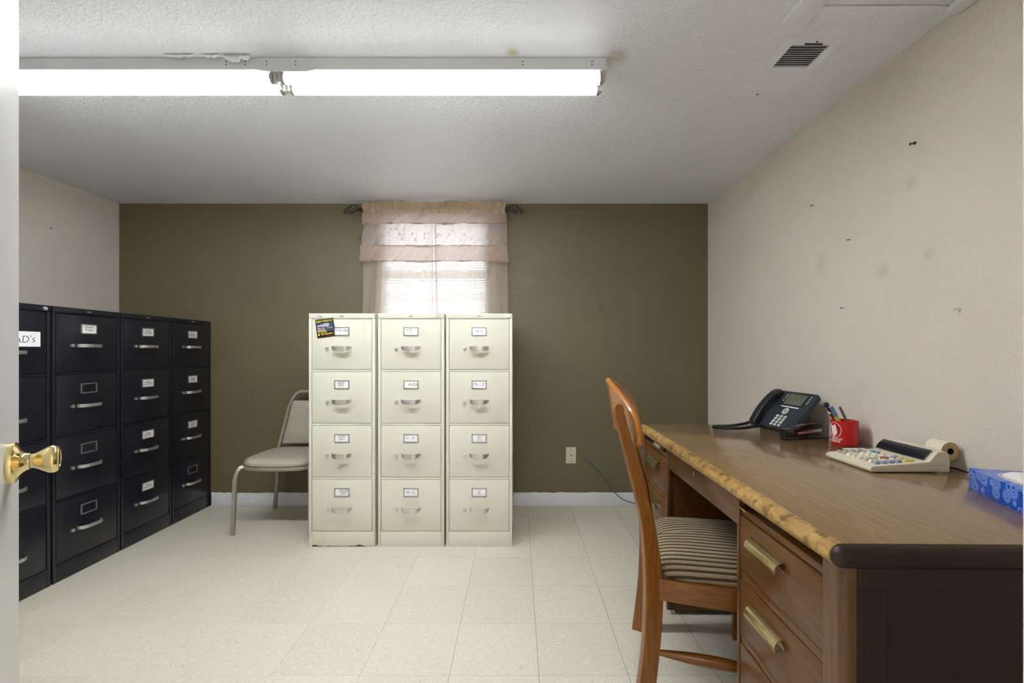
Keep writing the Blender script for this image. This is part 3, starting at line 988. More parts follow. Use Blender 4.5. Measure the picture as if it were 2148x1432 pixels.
def cabinet(loc, rz, label, group, paint, plinth, texts, style, depth, lock_x=0.15, label_scale=1.0, ink='ink', drop=None):
    root = thing('filing_cabinet', label, 'filing cabinet', loc, rz, group)
    hw = CW / 2
    bd = MB()
    bd.box(-hw, -hw + 0.0165, 0.0, depth, 0, CH - 0.03, 0.0015)
    bd.box(hw - 0.0165, hw, 0.0, depth, 0, CH - 0.03, 0.0015)
    bd.box(-hw, hw, -0.001, depth, CH - 0.03, CH, 0.003)
    bd.box(-hw + 0.0165, hw - 0.0165, depth - 0.02, depth, 0.0, CH - 0.03)
    bd.box(-hw + 0.0165, hw - 0.0165, 0.012, depth - 0.02, 0.085, CH - 0.03)
    for k in range(3):
        bd.box(-hw + 0.0165, hw - 0.0165, 0.0005, 0.012, DZ[k + 1][0] + 0.0022, DZ[k][1] - 0.0022)
    build('body', bd, paint, root)
    build('plinth', MB().box(-hw + 0.0165, hw - 0.0165, 0.0005, 0.05, 0.0, 0.0845, 0.001), plinth, root)
    for k, (zt, zb) in enumerate(DZ):
        dx = hw - 0.019
        dr = MB()
        dr.box(-dx, dx, 0.001, 0.014, zb, zt - (0.003 if k == 0 else 0), 0.0022)
        d = build('drawer', dr, paint, root)
        zl = zt - 0.072
        lw, lh = 0.0425 * label_scale, 0.0245 * label_scale
        t = 0.006
        lf_ = MB()
        lf_.box(-lw, lw, -0.0035, 0.001, zl + lh - t, zl + lh, 0.001); lf_.box(-lw, lw, -0.0035, 0.001, zl - lh, zl - lh + t, 0.001)
        lf_.box(-lw, -lw + t, -0.0035, 0.001, zl - lh, zl + lh, 0.001); lf_.box(lw - t, lw, -0.0035, 0.001, zl - lh, zl + lh, 0.001)
        build('label_frame', lf_, 'holder_steel', d)
        if texts[k]:
            body, sz, ox, oz = texts[k]
            build('label_card', MB().box(-lw + t * 0.7, lw - t * 0.7, -0.0016, 0.0008, zl - lh + t * 0.7, zl + lh - t * 0.7), 'paper', d)
            text('handwriting', body, sz, ink, d, (ox, -0.0019, zl + oz), (PI / 2, 0, 0), shear=0.25)
        zh = zt - (drop or (0.168 if style == 'wide' else 0.157))
        hx = 1.15 if drop else 1.0
        hm = MB()
        if style == 'wide':
            path = [(-0.054, 0.0, zh), (-0.053, -0.010, zh), (-0.048, -0.021, zh), (-0.036, -0.030, zh), (-0.02, -0.034, zh), (0, -0.035, zh), (0.02, -0.034, zh), (0.036, -0.030, zh), (0.048, -0.021, zh), (0.053, -0.010, zh), (0.054, 0.0, zh)]
            hts = [0.012, 0.014, 0.018, 0.024, 0.028, 0.029, 0.028, 0.024, 0.018, 0.014, 0.012]
            hm.tube([(p[0], p[1], zh + 0.012 - h / 2) for p, h in zip(path, hts)], 0, rect=[(0.003, h) for h in hts], up=(0, 0, 1))
        else:
            path = [(-0.062, 0.0, zh), (-0.060, -0.012, zh), (-0.05, -0.024, zh), (-0.035, -0.029, zh), (0, -0.031, zh), (0.035, -0.029, zh), (0.05, -0.024, zh), (0.060, -0.012, zh), (0.062, 0.0, zh)]
            path = [(p[0] * hx, p[1], p[2]) for p in path]
            hm.tube(path, 0, rect=(0.004, 0.0165), up=(0, 0, 1))
        build('handle', hm, 'chrome', d)
        lx = -0.083 if style == 'wide' else -0.093
        la = MB().box(lx - 0.008, lx + 0.008, -0.012, 0.001, zh - 0.007, zh + 0.008, 0.002)
        if style == 'wide':
            la.prism([(lx - 0.006, zh - 0.007), (lx + 0.006, zh - 0.007), (lx + 0.003, zh - 0.015), (lx - 0.003, zh - 0.015)], -0.009, 0.001, 'y')
        build('thumb_latch', la, 'chrome', d)
    build('badge', MB().box(-0.012, 0.012, -0.003, -0.0005, CH - 0.019, CH - 0.011, 0.001), 'holder_steel', root)
    if lock_x is not None:
        lk = MB()
        lk.cyl((lock_x, -0.001, CH - 0.016), (lock_x, -0.006, CH - 0.016), 0.0095, 0.0085)
        lk.cyl((lock_x, -0.006, CH - 0.016), (lock_x, -0.008, CH - 0.016), 0.005)
        build('lock', lk, 'chrome', root)
    return root

gb = None
BEIGE = 'putty coloured four drawer filing cabinets in front of the window'
b1 = cabinet((-0.993, 2.645, 0), 0, 'putty filing cabinet with a black flyer magnet and rusted base', BEIGE, 'beige', 'beige_rust',
        [('DFW 2022', 0.019, 0, 0.004), ('Quad\n2022', 0.017, -0.006, 0.003), ('DFW\n2021', 0.017, 0, 0.003), ('Quads\n2021', 0.018, 0.008, 0.002)], 'wide', 0.62, lock_x=-0.122)
b2 = cabinet((-0.6015, 2.645, 0), 0, 'middle putty filing cabinet labelled A-Ch, Ci-G and H-L', BEIGE, 'beige', 'beige',
        [('ALPZ -\nA', 0.014, -0.006, 0.003), ('A-Ch', 0.023, 0.010, 0), ('Ci - G', 0.021, -0.007, 0.002), ('H - L', 0.024, -0.004, 0)], 'wide', 0.62, lock_x=0.148, ink='pencil')
b3 = cabinet((-0.2155, 2.645, 0), 0, 'putty filing cabinet labelled To-Z nearest the bare olive wall', BEIGE, 'beige', 'beige',
        [('M-Ti', 0.020, 0, 0), ('To - Z', 0.024, -0.002, 0), ('DAT\nDo\nCol h', 0.012, 0, 0), ('DAT\n&\nMisc', 0.011, 0, 0)], 'wide', 0.62, lock_x=0.168, ink='pencil')

BLACK = 'black four drawer filing cabinets along the left wall'
XF = -2.198
btx = [
    ('black filing cabinet partly hidden by the open door with a white QUAD\'s sign', [('Quads', 0.018, 0, 0), ('2020', 0.018, 0, 0), None, None], 2.013, 0.160),
    ('black filing cabinet with three empty label frames beside the hidden one', [('Quality\nFolder', 0.018, 0, 0.003), None, None, None], 2.397, None),
    ('black filing cabinet with all four labels handwritten, third from the door', [("August\nOct 2019", 0.016, 0, 0), ("August\nOct 2018", 0.016, 0, 0), ("August\nOct-Nov", 0.016, 0, 0), ("August\nNov-Dec", 0.016, 0, 0)], 2.780, None),
    ('black filing cabinet in the corner against the olive wall', [("Augl-\nNov-Dec", 0.016, 0, 0), ("August\nJan-Mar", 0.016, 0, 0), ("Quad\nMisc.", 0.018, 0, 0), None], 3.163, None)]
blacks = []
for lab, tx, yc, lk in btx:
    blacks.append(cabinet((XF, yc, 0), PI / 2, lab, BLACK, 'black', 'black', tx, 'slim', 0.645, lock_x=lk, label_scale=1.06, drop=0.19 if lk else None))

# white sign stuck on the nearest black cabinet
sg = thing('paper_sign', 'white card reading QUAD\'s stuck on the black cabinet behind the door', 'sign', (XF + 0.0018, 2.055, 1.16), PI / 2)
build('card', MB().box(-0.10, 0.096, -0.0008, 0.0, -0.034, 0.034), 'paper', sg)
text('handwriting', "QUAD's", 0.046, 'ink', sg, (-0.008, -0.0012, -0.006), (PI / 2, -0.08, 0), shear=0.15, bold=-0.0006)
# flyer magnet
fm = thing('flyer_magnet', 'tilted square black and yellow flyer magnet on the top drawer', 'magnet', (-1.086, 2.6435, 1.237))
fm.rotation_euler = (0, math.radians(-7.5), 0)
build('card', MB().box(-0.0515, 0.0515, -0.0012, 0.0, -0.052, 0.052, 0.0004), 'magnet', fm)
build('photo', MB().box(-0.045, 0.048, -0.0016, -0.001, -0.018, 0.030), 'mag_blue', fm)
cr = MB()
cr.prism([(-0.045, 0.018), (-0.01, 0.022), (-0.002, 0.027), (0.022, 0.026), (0.027, 0.016), (0.018, 0.006), (0.0, 0.008), (-0.02, 0.01), (-0.045, 0.009)], -0.0021, -0.0015, 'y')
cr.box(-0.044, -0.024, -0.0021, -0.0015, -0.004, 0.003); cr.box(-0.018, -0.004, -0.0021, -0.0015, -0.003, 0.003)
build('car_picture', cr, 'mag_grey', fm)
build('road_picture', MB().box(-0.045, 0.002, -0.0021, -0.0015, -0.017, -0.007), 'mag_tan', fm)
build('footer_stripe', MB().box(-0.0, 0.046, -0.0018, -0.001, -0.047, -0.043), 'darkred', fm)
text('headline', 'CAR WRECK?', 0.0155, 'mag_yellow', fm, (0, -0.0024, 0.039), (PI / 2, 0, 0), bold=0.0003)
text('strapline', 'THE CROOKED', 0.0075, 'mag_yellow', fm, (-0.018, -0.0024, -0.023), (PI / 2, 0, 0), bold=0.0002)
text('side_lettering', 'G-TTR', 0.010, 'white_ink', fm, (0.026, -0.0024, -0.001), (PI / 2, 0, 0))
text('phone_number', '903-454-8514', 0.0118, 'mag_yellow', fm, (0.006, -0.0024, -0.034), (PI / 2, 0, 0), bold=0.0003)
build('phone_icon', MB().box(-0.045, -0.035, -0.0022, -0.0015, -0.040, -0.030, 0.0002), 'mag_yellow', fm)

# ------------------------------------------------------------------ banquet chair behind the cabinets
vc = thing('stacking_chair', 'taupe vinyl padded metal stacking chair beside the putty cabinets', 'chair', (-1.478, 3.0, 0))
seat = MB()
def seat_outline(t, k=1.0):
    pass
so = []
for i in range(40):
    a = 2 * PI * i / 40
    c, s_ = math.cos(a), math.sin(a)
    e = 0.42
    x = 0.223 * math.copysign(abs(c) ** e, c)
    y = 0.205 * math.copysign(abs(s_) ** (e + 0.1), s_)
    x *= 1 - 0.10 * (y + 0.205) / 0.41
    if y < 0:
        y -= 0.02 * (1 - (x / 0.218) ** 2)
    so.append((x, y))
def pad(outline, z0, rings, cx, cy):
    """rings: list of (scale, z)"""
    bm2 = bmesh.new()
    R = []
    for sc, z in rings:
        R.append([bm2.verts.new((x * sc, y * sc, z)) for x, y in outline])
    n = len(outline)
    for A, B in zip(R, R[1:]):
        for i in range(n):
            bm2.faces.new((A[i], A[(i + 1) % n], B[(i + 1) % n], B[i]))
    bm2.faces.new(list(reversed(R[0])))
    bm2.faces.new(R[-1])
    bm2.transform(Matrix.Translation((cx, cy, 0)))
    m = MB()
    m.merge(bm2)
    return m
build('seat', pad(so, 0, [(0.96, 0.405), (1.0, 0.409), (1.015, 0.418), (1.01, 0.430), (0.97, 0.442), (0.88, 0.450), (0.7, 0.453), (0.45, 0.455), (0.2, 0.456)], 0, 0.035), 'vinyl', vc)
fr_ = MB()
fr_.tube([(x * 0.985, y * 0.985 + 0.035, 0.394) for x, y in so], 0, closed=True, rect=(0.016, 0.021), up=(0, 0, 1))
build('seat_frame', fr_, 'chair_frame', vc)
for sx in (-1, 1):
    fl = [(sx * 0.205, -0.135, 0.398), (sx * 0.214, -0.150, 0.392), (sx * 0.222, -0.163, 0.37), (sx * 0.228, -0.175, 0.33), (sx * 0.233, -0.19, 0.01)]
    lg = build('leg', MB().tube(fl, 0, rect=(0.023, 0.021), up=(0, 1, 0.1)), 'chair_frame', vc)
    build('foot_cap', MB().cyl((sx * 0.233, -0.19, 0.0), (sx * 0.233, -0.19, 0.012), 0.0125), 'chair_frame', lg)
    rl = [(sx * 0.166, 0.20, 0.40), (sx * 0.182, 0.235, 0.24), (sx * 0.205, 0.262, 0.13), (sx * 0.222, 0.280, 0.01)]
    lg = build('leg', MB().tube(rl, 0, rect=(0.021, 0.023), up=(1, 0, 0)), 'chair_frame', vc)
    build('foot_cap', MB().cyl((sx * 0.222, 0.280, 0.0), (sx * 0.222, 0.280, 0.012), 0.0125), 'chair_frame', lg)
bf = [(-0.172, 0.20, 0.40), (-0.158, 0.222, 0.47), (-0.115, 0.268, 0.72), (-0.095, 0.281, 0.775), (-0.072, 0.290, 0.808), (-0.045, 0.294, 0.822), (0.045, 0.294, 0.822), (0.072, 0.290, 0.808), (0.095, 0.281, 0.775), (0.115, 0.268, 0.72), (0.158, 0.222, 0.47), (0.172, 0.20, 0.40)]
build('back_frame', MB().tube(bf, 0, rect=(0.022, 0.02), up=(0, -1, 0.2)), 'chair_frame', vc)
bp_ = MB()
def bfn(sgn):
    def fn(u, v):
        z = 0.472 + v * 0.288
        hwid = 0.142 - 0.048 * v
        x = (2 * u - 1) * hwid
        y = 0.227 + (z - 0.472) * 0.175
        edge = (1 - abs(2 * u - 1) ** 4) * (1 - abs(2 * v - 1) ** 6)
        return (x, y - 0.006 - 0.016 * edge if sgn < 0 else y + 0.004, z)
    return fn
bp_.grid(bfn(-1), 20, 20)
bp_.grid(bfn(1), 20, 20)
bmesh.ops.remove_doubles(bp_.bm, verts=bp_.bm.verts[:], dist=0.0001)
# close the rim
def rim():
    a, b_ = bfn(-1), bfn(1)
    pts = [(i / 20, 0) for i in range(20)] + [(1, i / 20) for i in range(20)] + [(1 - i / 20, 1) for i in range(20)] + [(0, 1 - i / 20) for i in range(20)]
    vs = [(bp_.bm.verts.new(a(*p)), bp_.bm.verts.new(b_(*p))) for p in pts]
    n = len(vs)
    for i in range(n):
        j = (i + 1) % n
        bp_.bm.faces.new((vs[i][0], vs[j][0], vs[j][1], vs[i][1]))
rim()
bmesh.ops.remove_doubles(bp_.bm, verts=bp_.bm.verts[:], dist=0.0003)
build('backrest', bp_, 'vinyl', vc, ang=50)

# ------------------------------------------------------------------ desk
dk = thing('desk', 'old wooden double pedestal office desk with brown laminate top against the right wall', 'desk', (0.593, 0.868, 0), math.radians(-0.9))
DL, DD, ZD = 1.49, 0.735, 0.738
def bull(x0, x1, y0, y1, round_sides):
    pass
# top: core slab with laminate sheet
build('top_core', MB().box(0.003, DD, 0.0, DL, 0.694, ZD - 0.0006, 0.0205, 6), 'walnut_shade', dk)
# worn front edge: half round strip
prof = []
for i in range(13):
    a = PI / 2 + i / 12 * PI
    prof.append((0.022 + 0.022 * math.cos(a), 0.716 + 0.022 * math.sin(a)))
prof += [(0.042, 0.694), (0.042, 0.738)]
build('front_edge', MB().prism([(x - 0.0006, z + 0.0007) for x, z in prof], 0.022, DL - 0.012, 'y', bev=0.0), 'edge', dk)
build('laminate_top', MB().box(0.026, DD - 0.002, 0.022, DL - 0.012, ZD - 0.002, ZD + 0.0012, 0.0008), 'lam', dk)

def pedestal(y0, y1, near):
    m = MB()
    xb = 0.70
    t = 0.018
    m.box(0.030, xb, y0, y0 + t, 0.02, 0.696)
    m.box(0.030, xb, y1 - t, y1, 0.02, 0.696)
    m.box(xb - t, xb, y0, y1, 0.02, 0.696)
    m.box(0.05, xb, y0 + t, y1 - t, 0.03, 0.05)
    m.box(0.06, 0.075, y0 + t, y1 - t, 0.0, 0.045)
    m.box(0.045, 0.055, y0 + t, y1 - t, 0.05, 0.650)
    m.box(0.022, 0.05, y0 + 0.02, y1 - 0.02, 0.476, 0.498, 0.001)
    m.box(0.022, 0.05, y0 + 0.02, y1 - 0.02, 0.299, 0.318, 0.001)
    m.box(0.022, 0.05, y0 + 0.02, y1 - 0.02, 0.05, 0.085, 0.001)
    m.box(0.045, 0.06, y0 + 0.02, y1 - 0.02, 0.652, 0.696)
    return m
build('pedestal', pedestal(0.02, 0.448, True), 'walnut', dk, label='worn near pedestal')
build('pedestal', pedestal(1.092, 1.478, False), 'walnut', dk)
# stiles
post = []
for i in range(9):
    a = PI + i / 8 * PI / 2
    post.append((0.038 + 0.020 * math.cos(a), 0.030 + 0.020 * math.sin(a)))
post += [(0.044, 0.010), (0.044, 0.068), (0.018, 0.068)]
build('corner_post', MB().prism(post, 0.02, 0.697, 'z'), 'walnut_z', dk)
build('stile', MB().box(0.018, 0.05, 0.434, 0.448, 0.02, 0.697, 0.002), 'walnut_z', dk)
build('stile', MB().box(0.018, 0.05, 1.092, 1.108, 0.02, 0.697, 0.002), 'walnut_z', dk)
build('stile', MB().box(0.018, 0.05, 1.464, 1.482, 0.02, 0.697, 0.002), 'walnut_z', dk)
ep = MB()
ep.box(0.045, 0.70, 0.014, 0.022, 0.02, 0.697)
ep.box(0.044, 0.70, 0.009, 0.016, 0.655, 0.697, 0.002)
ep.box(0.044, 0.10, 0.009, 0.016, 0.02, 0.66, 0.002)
build('end_panel', ep, 'walnut_shade', dk, label='scuffed end panel darkened for shade')
build('modesty_panel', MB().box(0.60, 0.615, 0.448, 1.092, 0.16, 0.696), 'walnut_shade', dk)
# centre drawer
cd = build('centre_drawer', MB().box(0.024, 0.042, 0.452, 1.088, 0.614, 0.694, 0.002).box(0.042, 0.4, 0.47, 1.07, 0.64, 0.69), 'walnut', dk)
build('keyhole', MB().lathe([(0, 0), (0.006, 0), (0.0075, 0.001), (0.0075, 0.0015)], 16, Matrix.Translation((0.0225, 0.80, 0.668)) @ Matrix.Rotation(PI / 2, 4, 'Y')), 'old_brass', cd)

def pull(yc, zc, ln=0.15):
    pr_ = []
    outer, inner = [], []
    for i in range(9):
        a = math.radians(82 - i * 12.5)
        outer.append((-0.002 - 0.0235 * math.cos(a), -0.004 + 0.0225 * math.sin(a)))
        inner.append((-0.002 - 0.0205 * math.cos(a), -0.004 + 0.0195 * math.sin(a)))
    outer = [(0.0, 0.0190)] + outer + [(-0.0235, -0.0125), (-0.0195, -0.0150), (-0.0155, -0.0135)]
    inner = [(0.0, 0.0150)] + inner + [(-0.0210, -0.0105), (-0.0190, -0.0118), (-0.0165, -0.0115)]
    inner = inner[::-1]
    return MB().prism([(0.022 + x, zc + z) for x, z in outer + inner], yc - ln / 2, yc + ln / 2, 'y').box(0.0195, 0.0225, yc - ln / 2, yc + ln / 2, zc - 0.008, zc + 0.0165)

for (ya, yb, yc, ln) in ((0.070, 0.432, 0.285, 0.150), (1.110, 1.462, 1.275, 0.150)):
    wbm = MB().box(0.024, 0.05, ya, yb, 0.653, 0.671, 0.0015).box(0.05, 0.5, ya + 0.01, yb - 0.01, 0.655, 0.668)
    wb_ = build('writing_board', wbm, 'walnut', dk)
    if ya > 1:
        build('finger_pull', MB().prism([(0.028, 0.676), (0.010, 0.676), (0.006, 0.684), (0.012, 0.692), (0.028, 0.694)], yc - 0.11, yc - 0.01, 'y'), 'holder_brass', wb_)
    else:
        build('finger_pull', MB().box(0.012, 0.03, yb - 0.05, yb - 0.005, 0.672, 0.677, 0.002), 'old_brass', wb_)
    for (z0, z1) in ((0.500, 0.650), (0.320, 0.474), (0.087, 0.297)):
        d = build('drawer', MB().box(0.020, 0.038, ya, yb, z0, z1, 0.002), 'walnut', dk)
        build('pull', pull(yc, (z0 + z1) / 2 + 0.024, ln), 'old_brass', d)

# ------------------------------------------------------------------ wooden chair
wc = thing('wooden_chair', 'old wooden chair with striped upholstered seat pushed under the desk', 'chair', (0.433, 1.66, 0), math.radians(-13))
LZ = [(0.940, -0.076, -0.064), (0.937, -0.081, -0.060), (0.928, -0.085, -0.056), (0.9, -0.083, -0.050), (0.831, -0.064, -0.033), (0.755, -0.046, -0.010), (0.665, -0.023, 0.014), (0.575, -0.004, 0.038), (0.50, 0.003, 0.050), (0.42, 0.007, 0.061), (0.34, 0.008, 0.064), (0.20, 0.003, 0.056), (0.08, -0.010, 0.044), (0.0, -0.020, 0.034)]
def post_loft(ys, turn):
    m = MB()
    bm2 = bmesh.new()
    prev = None
    ca2, sa2 = math.cos(turn), math.sin(turn)
    rings = []
    # smooth the outline between the measured heights
    Z = catmull2([(z, l, r) for z, l, r in LZ], 4)
    for z, l, r in Z:
        c, hw_, ht = (l + r) / 2, (r - l) / 2, 0.0155
        q = 0.003
        sec = [(-hw_ + q, -ht), (hw_ - q, -ht), (hw_, -ht + q), (hw_, ht - q), (hw_ - q, ht), (-hw_ + q, ht), (-hw_, ht - q), (-hw_, -ht + q)]
        rings.append([bm2.verts.new((c + x * ca2 - y * sa2, ys + x * sa2 + y * ca2, z)) for x, y in sec])
    for A_, B_ in zip(rings, rings[1:]):
        for i in range(8):
            bm2.faces.new((A_[i], A_[(i + 1) % 8], B_[(i + 1) % 8], B_[i]))
    bm2.faces.new(rings[0]); bm2.faces.new(list(reversed(rings[-1])))
    bmesh.ops.recalc_face_normals(bm2, faces=bm2.faces[:])
    m.merge(bm2)
    return m
def catmull2(P, n):
    P = [Vector(p) for p in P]
    out = []
    for i in range(len(P) - 1):
        p0, p1, p2, p3 = P[max(i - 1, 0)], P[i], P[i + 1], P[min(i + 2, len(P) - 1)]
        for k in range(n):
            t = k / n
            out.append(0.5 * ((2 * p1) + (-p0 + p2) * t + (2 * p0 - 5 * p1 + 4 * p2 - p3) * t * t + (-p0 + 3 * p1 - 3 * p2 + p3) * t ** 3))
    out.append(P[-1])
    return out
for ys, turn in ((-0.205, math.radians(17)), (0.205, math.radians(-17))):
    lg = build('back_post', post_loft(ys, turn), 'oak', wc)
    for zz, uu in ((0.90, -0.083), (0.79, -0.056)):
        build('screw', MB().lathe([(0, 0.003), (0.004, 0.002), (0.0055, 0.0)], 12, Matrix.Translation((uu, ys, zz)) @ Matrix.Rotation(-PI / 2, 4, 'Y')), 'iron', lg)
# curved crest panel
def crest_pt(t, v):
    """t -1..1 across, v 0..1 bottom to top"""
    at = abs(t)
    zt = 1.0 - 0.04 * at - 0.07 * at ** 2
    zb = 0.838 - 0.028 * at ** 2
    if at > 0.86:
        q = (at - 0.86) / 0.14
        mid = (zt + zb) / 2 - 0.0
        k = math.sqrt(max(0, 1 - q * q)) * 0.75 + 0.25
        zt = mid + (zt - mid) * k
        zb = mid + (zb - mid) * k
    z = zb + (zt - zb) * v
    u = -0.085 + 0.078 * (math.sqrt(at * at + 0.04) - 0.2) / 0.82 - 0.16 * (z - 0.87)
    return u, t * 0.232, z
cm = MB()
def cfn(off):
    def fn(a, b_):
        t = 2 * a - 1
        u, y, z = crest_pt(t, b_)
        nx, ny = 1.0, -0.45 * t
        l = math.hypot(nx, ny)
        return (u + off * nx / l, y + off * ny / l, z)
    return fn
A, B = cfn(-0.009), cfn(0.009)
nu, nv = 40, 10
va_ = [[cm.bm.verts.new(A(i / nu, j / nv)) for j in range(nv + 1)] for i in range(nu + 1)]
vb_ = [[cm.bm.verts.new(B(i / nu, j / nv)) for j in range(nv + 1)] for i in range(nu + 1)]
for i in range(nu):
    for j in range(nv):
        cm.bm.faces.new((va_[i][j], va_[i][j + 1], va_[i + 1][j + 1], va_[i + 1][j]))
        cm.bm.faces.new((vb_[i][j], vb_[i + 1][j], vb_[i + 1][j + 1], vb_[i][j + 1]))
for i in range(nu):
    for j in (0, nv):
        cm.bm.faces.new((va_[i][j], va_[i + 1][j], vb_[i + 1][j], vb_[i][j]))
for j in range(nv):
    for i in (0, nu):
        cm.bm.faces.new((va_[i][j], va_[i][j + 1], vb_[i][j + 1], vb_[i][j]))
bmesh.ops.recalc_face_normals(cm.bm, faces=cm.bm.faces[:])
build('backrest', cm, 'oak_light', wc, ang=50)
# rounded rim band around the crest
rimp = [A(i / 40, 1) for i in range(41)] + [A(1, 1 - j / 6) for j in range(1, 6)] + [A(1 - i / 40, 0) for i in range(41)] + [A(0, j / 6) for j in range(1, 6)]
rimq = [B(i / 40, 1) for i in range(41)] + [B(1, 1 - j / 6) for j in range(1, 6)] + [B(1 - i / 40, 0) for i in range(41)] + [B(0, j / 6) for j in range(1, 6)]
rp = [tuple((a + b_) / 2 for a, b_ in zip(p, q)) for p, q in zip(rimp, rimq)]
build('backrest_rim', MB().tube(rp, 0.0105, 10, closed=True), 'oak_light', wc)
# seat rails (wider at front)
def rail(p, q, z0, z1, t, bow=0.0):
    p, q = Vector(p), Vector(q)
    n = Vector((-(q - p).y, (q - p).x)).normalized()
    pts = []
    K = 10
    for i in range(K + 1):
        s_ = i / K
        c = p + (q - p) * s_ + n * bow * math.sin(PI * s_)
        pts.append((c.x, c.y, (z0 + z1) / 2))
    return MB().tube(pts, 0, rect=(t, z1 - z0), up=(0, 0, 1))
build('side_rail', rail((0.055, -0.208), (0.385, -0.232), 0.340, 0.404, 0.022, -0.006), 'oak_x', wc)
build('side_rail', rail((0.055, 0.208), (0.385, 0.238), 0.340, 0.404, 0.022, 0.006), 'oak_x', wc)
build('front_rail', rail((0.385, -0.225), (0.385, 0.232), 0.340, 0.404, 0.022, -0.008), 'oak', wc)
build('rear_rail', rail((0.035, -0.19), (0.035, 0.19), 0.340, 0.404, 0.022), 'oak', wc)
for ys in (-0.222, 0.225):
    build('front_leg', MB().tube([(0.37, ys, 0.40), (0.37, ys, 0.30), (0.366, ys, 0.0)], 0, rect=[(0.036, 0.036), (0.036, 0.036), (0.026, 0.026)], up=(0, 1, 0)), 'oak', wc)
def spindle(p, q, r0, r1):
    p, q = Vector(p), Vector(q)
    pts, rs = [], []
    for i in range(13):
        s_ = i / 12
        pts.append(p + (q - p) * s_)
        rs.append(r0 + (r1 - r0) * math.sin(PI * s_) ** 1.0)
    return MB().tube(pts, rs, 12)
build('side_stretcher', spindle((0.05, -0.205, 0.172), (0.36, -0.222, 0.168), 0.008, 0.0175), 'oak_x', wc)
build('side_stretcher', spindle((0.05, 0.205, 0.172), (0.36, 0.225, 0.168), 0.008, 0.0175), 'oak_x', wc)
build('front_stretcher', spindle((0.366, -0.21, 0.215), (0.366, 0.21, 0.215), 0.008, 0.0155), 'oak', wc)
# upholstered seat
bm2 = bmesh.new()
sc_out = []
n = 56
for i in range(n):
    a = 2 * PI * i / n
    c, s_ = math.cos(a), math.sin(a)
    e = 0.32
    x = math.copysign(abs(c) ** e, c)
    y = math.copysign(abs(s_) ** e, s_)
    hw_ = 0.212 + 0.018 * (x + 1) / 2
    sc_out.append((0.225 + 0.178 * x, y * hw_ + 0.001))
rings = [(0.985, 0.402), (1.012, 0.408), (1.02, 0.420), (1.01, 0.434), (0.975, 0.448), (0.90, 0.460), (0.78, 0.468), (0.6, 0.474), (0.38, 0.478), (0.15, 0.480)]
R = []
for sc, z in rings:
    R.append([bm2.verts.new((0.225 + (x - 0.225) * sc, y * sc, z)) for x, y in sc_out])
for Aq, Bq in zip(R, R[1:]):
    for i in range(n):
        bm2.faces.new((Aq[i], Aq[(i + 1) % n], Bq[(i + 1) % n], Bq[i]))
bm2.faces.new(list(reversed(R[0])))
bm2.faces.new(R[-1])
m = MB(); m.merge(bm2)
build('seat', m, 'stripe', wc, ang=60)

# ------------------------------------------------------------------ desk telephone
ZT2 = ZD + 0.0012
ph = thing('desk_phone', 'slate blue office telephone with handset and grey display on the desk', 'telephone', (1.162, 2.148, ZT2), math.radians(6.1))
FO = Vector((0.0, 0, 0.018))
FD = Vector((0.142, 0, 0.159)); FL = FD.length; FD.normalize()
FN = Vector((-FD.z, 0, FD.x))
FM = Matrix(((FD.x, 0, FN.x, FO.x), (0, -1, 0, FO.y), (FD.z, 0, FN.z, FO.z), (0, 0, 0, 1)))
# face frame: x up the slope, y to the user's right, z out of the face  (det check keeps it a rotation)
FM = Matrix.Translation(FO) @ Matrix(((FD.x, 0, FN.x), (0, -1, 0), (FD.z, 0, FN.z))).to_4x4()
W2 = 0.130
pb = MB()
pb.prism([(0.0, -W2), (FL - 0.012, -W2), (FL, -W2 + 0.012), (FL, W2 - 0.012), (FL - 0.012, W2), (0, W2)], -0.022, 0.0, 'z', bev=0.004)
pb.bm.transform(FM)
build('body', pb, 'phone', ph)
build('stand', MB().prism([(0.015, 0.0), (0.118, 0.0), (0.125, 0.10), (0.10, 0.10), (0.02, 0.016)], -0.10, 0.10, 'y', bev=0.003), 'phone_dark', ph)
def face_box(x0, x1, y0, y1, z0, z1, bev=0.0):
    m = MB().box(x0, x1, y0, y1, z0, z1, bev)
    m.bm.transform(FM)
    return m
def wy(f):
    return -W2 + 2 * W2 * f
build('display_bezel', face_box(FL * 0.61, FL * 0.95, wy(.33), wy(.86), -0.001, 0.002, 0.001), 'phone_dark', ph)
build('display', face_box(FL * 0.64, FL * 0.92, wy(.36), wy(.81), 0.0015, 0.0026), 'lcd', ph)
build('softkey_bar', face_box(FL * 0.565, FL * 0.595, wy(.36), wy(.80), 0, 0.0025, 0.001), 'key_white', ph)
for k in range(4):
    v = FL * (0.72 + 0.055 * k)
    build('side_button', face_box(v, v + 0.004, wy(.285), wy(.315), 0, 0.002), 'key_white', ph)
    build('side_button', face_box(v, v + 0.004, wy(.875), wy(.905), 0, 0.002), 'key_white', ph)
m = MB().cyl((FL * 0.46, wy(.565), 0), (FL * 0.46, wy(.565), 0.003), 0.0175, seg=28); m.bm.transform(FM)
nb = build('navigation_ring', m, 'key_white', ph)
m = MB()
for k in range(6):
    a = k * PI / 3
    m.cyl((FL * 0.46 + 0.009 * math.cos(a), wy(.565) + 0.009 * math.sin(a), 0.003), (FL * 0.46 + 0.009 * math.cos(a), wy(.565) + 0.009 * math.sin(a), 0.0034), 0.002, seg=8)
m.cyl((FL * 0.46, wy(.565), 0.003), (FL * 0.46, wy(.565), 0.0036), 0.004, seg=12)
m.bm.transform(FM)
build('navigation_marks', m, 'phone', nb)
for (fx, fy) in ((0.47, 0.41), (0.46, 0.745)):
    m = MB().cyl((FL * fx, wy(fy), 0), (FL * fx, wy(fy), 0.002), 0.0045, seg=14); m.bm.transform(FM)
    build('round_button', m, 'lcd', ph)
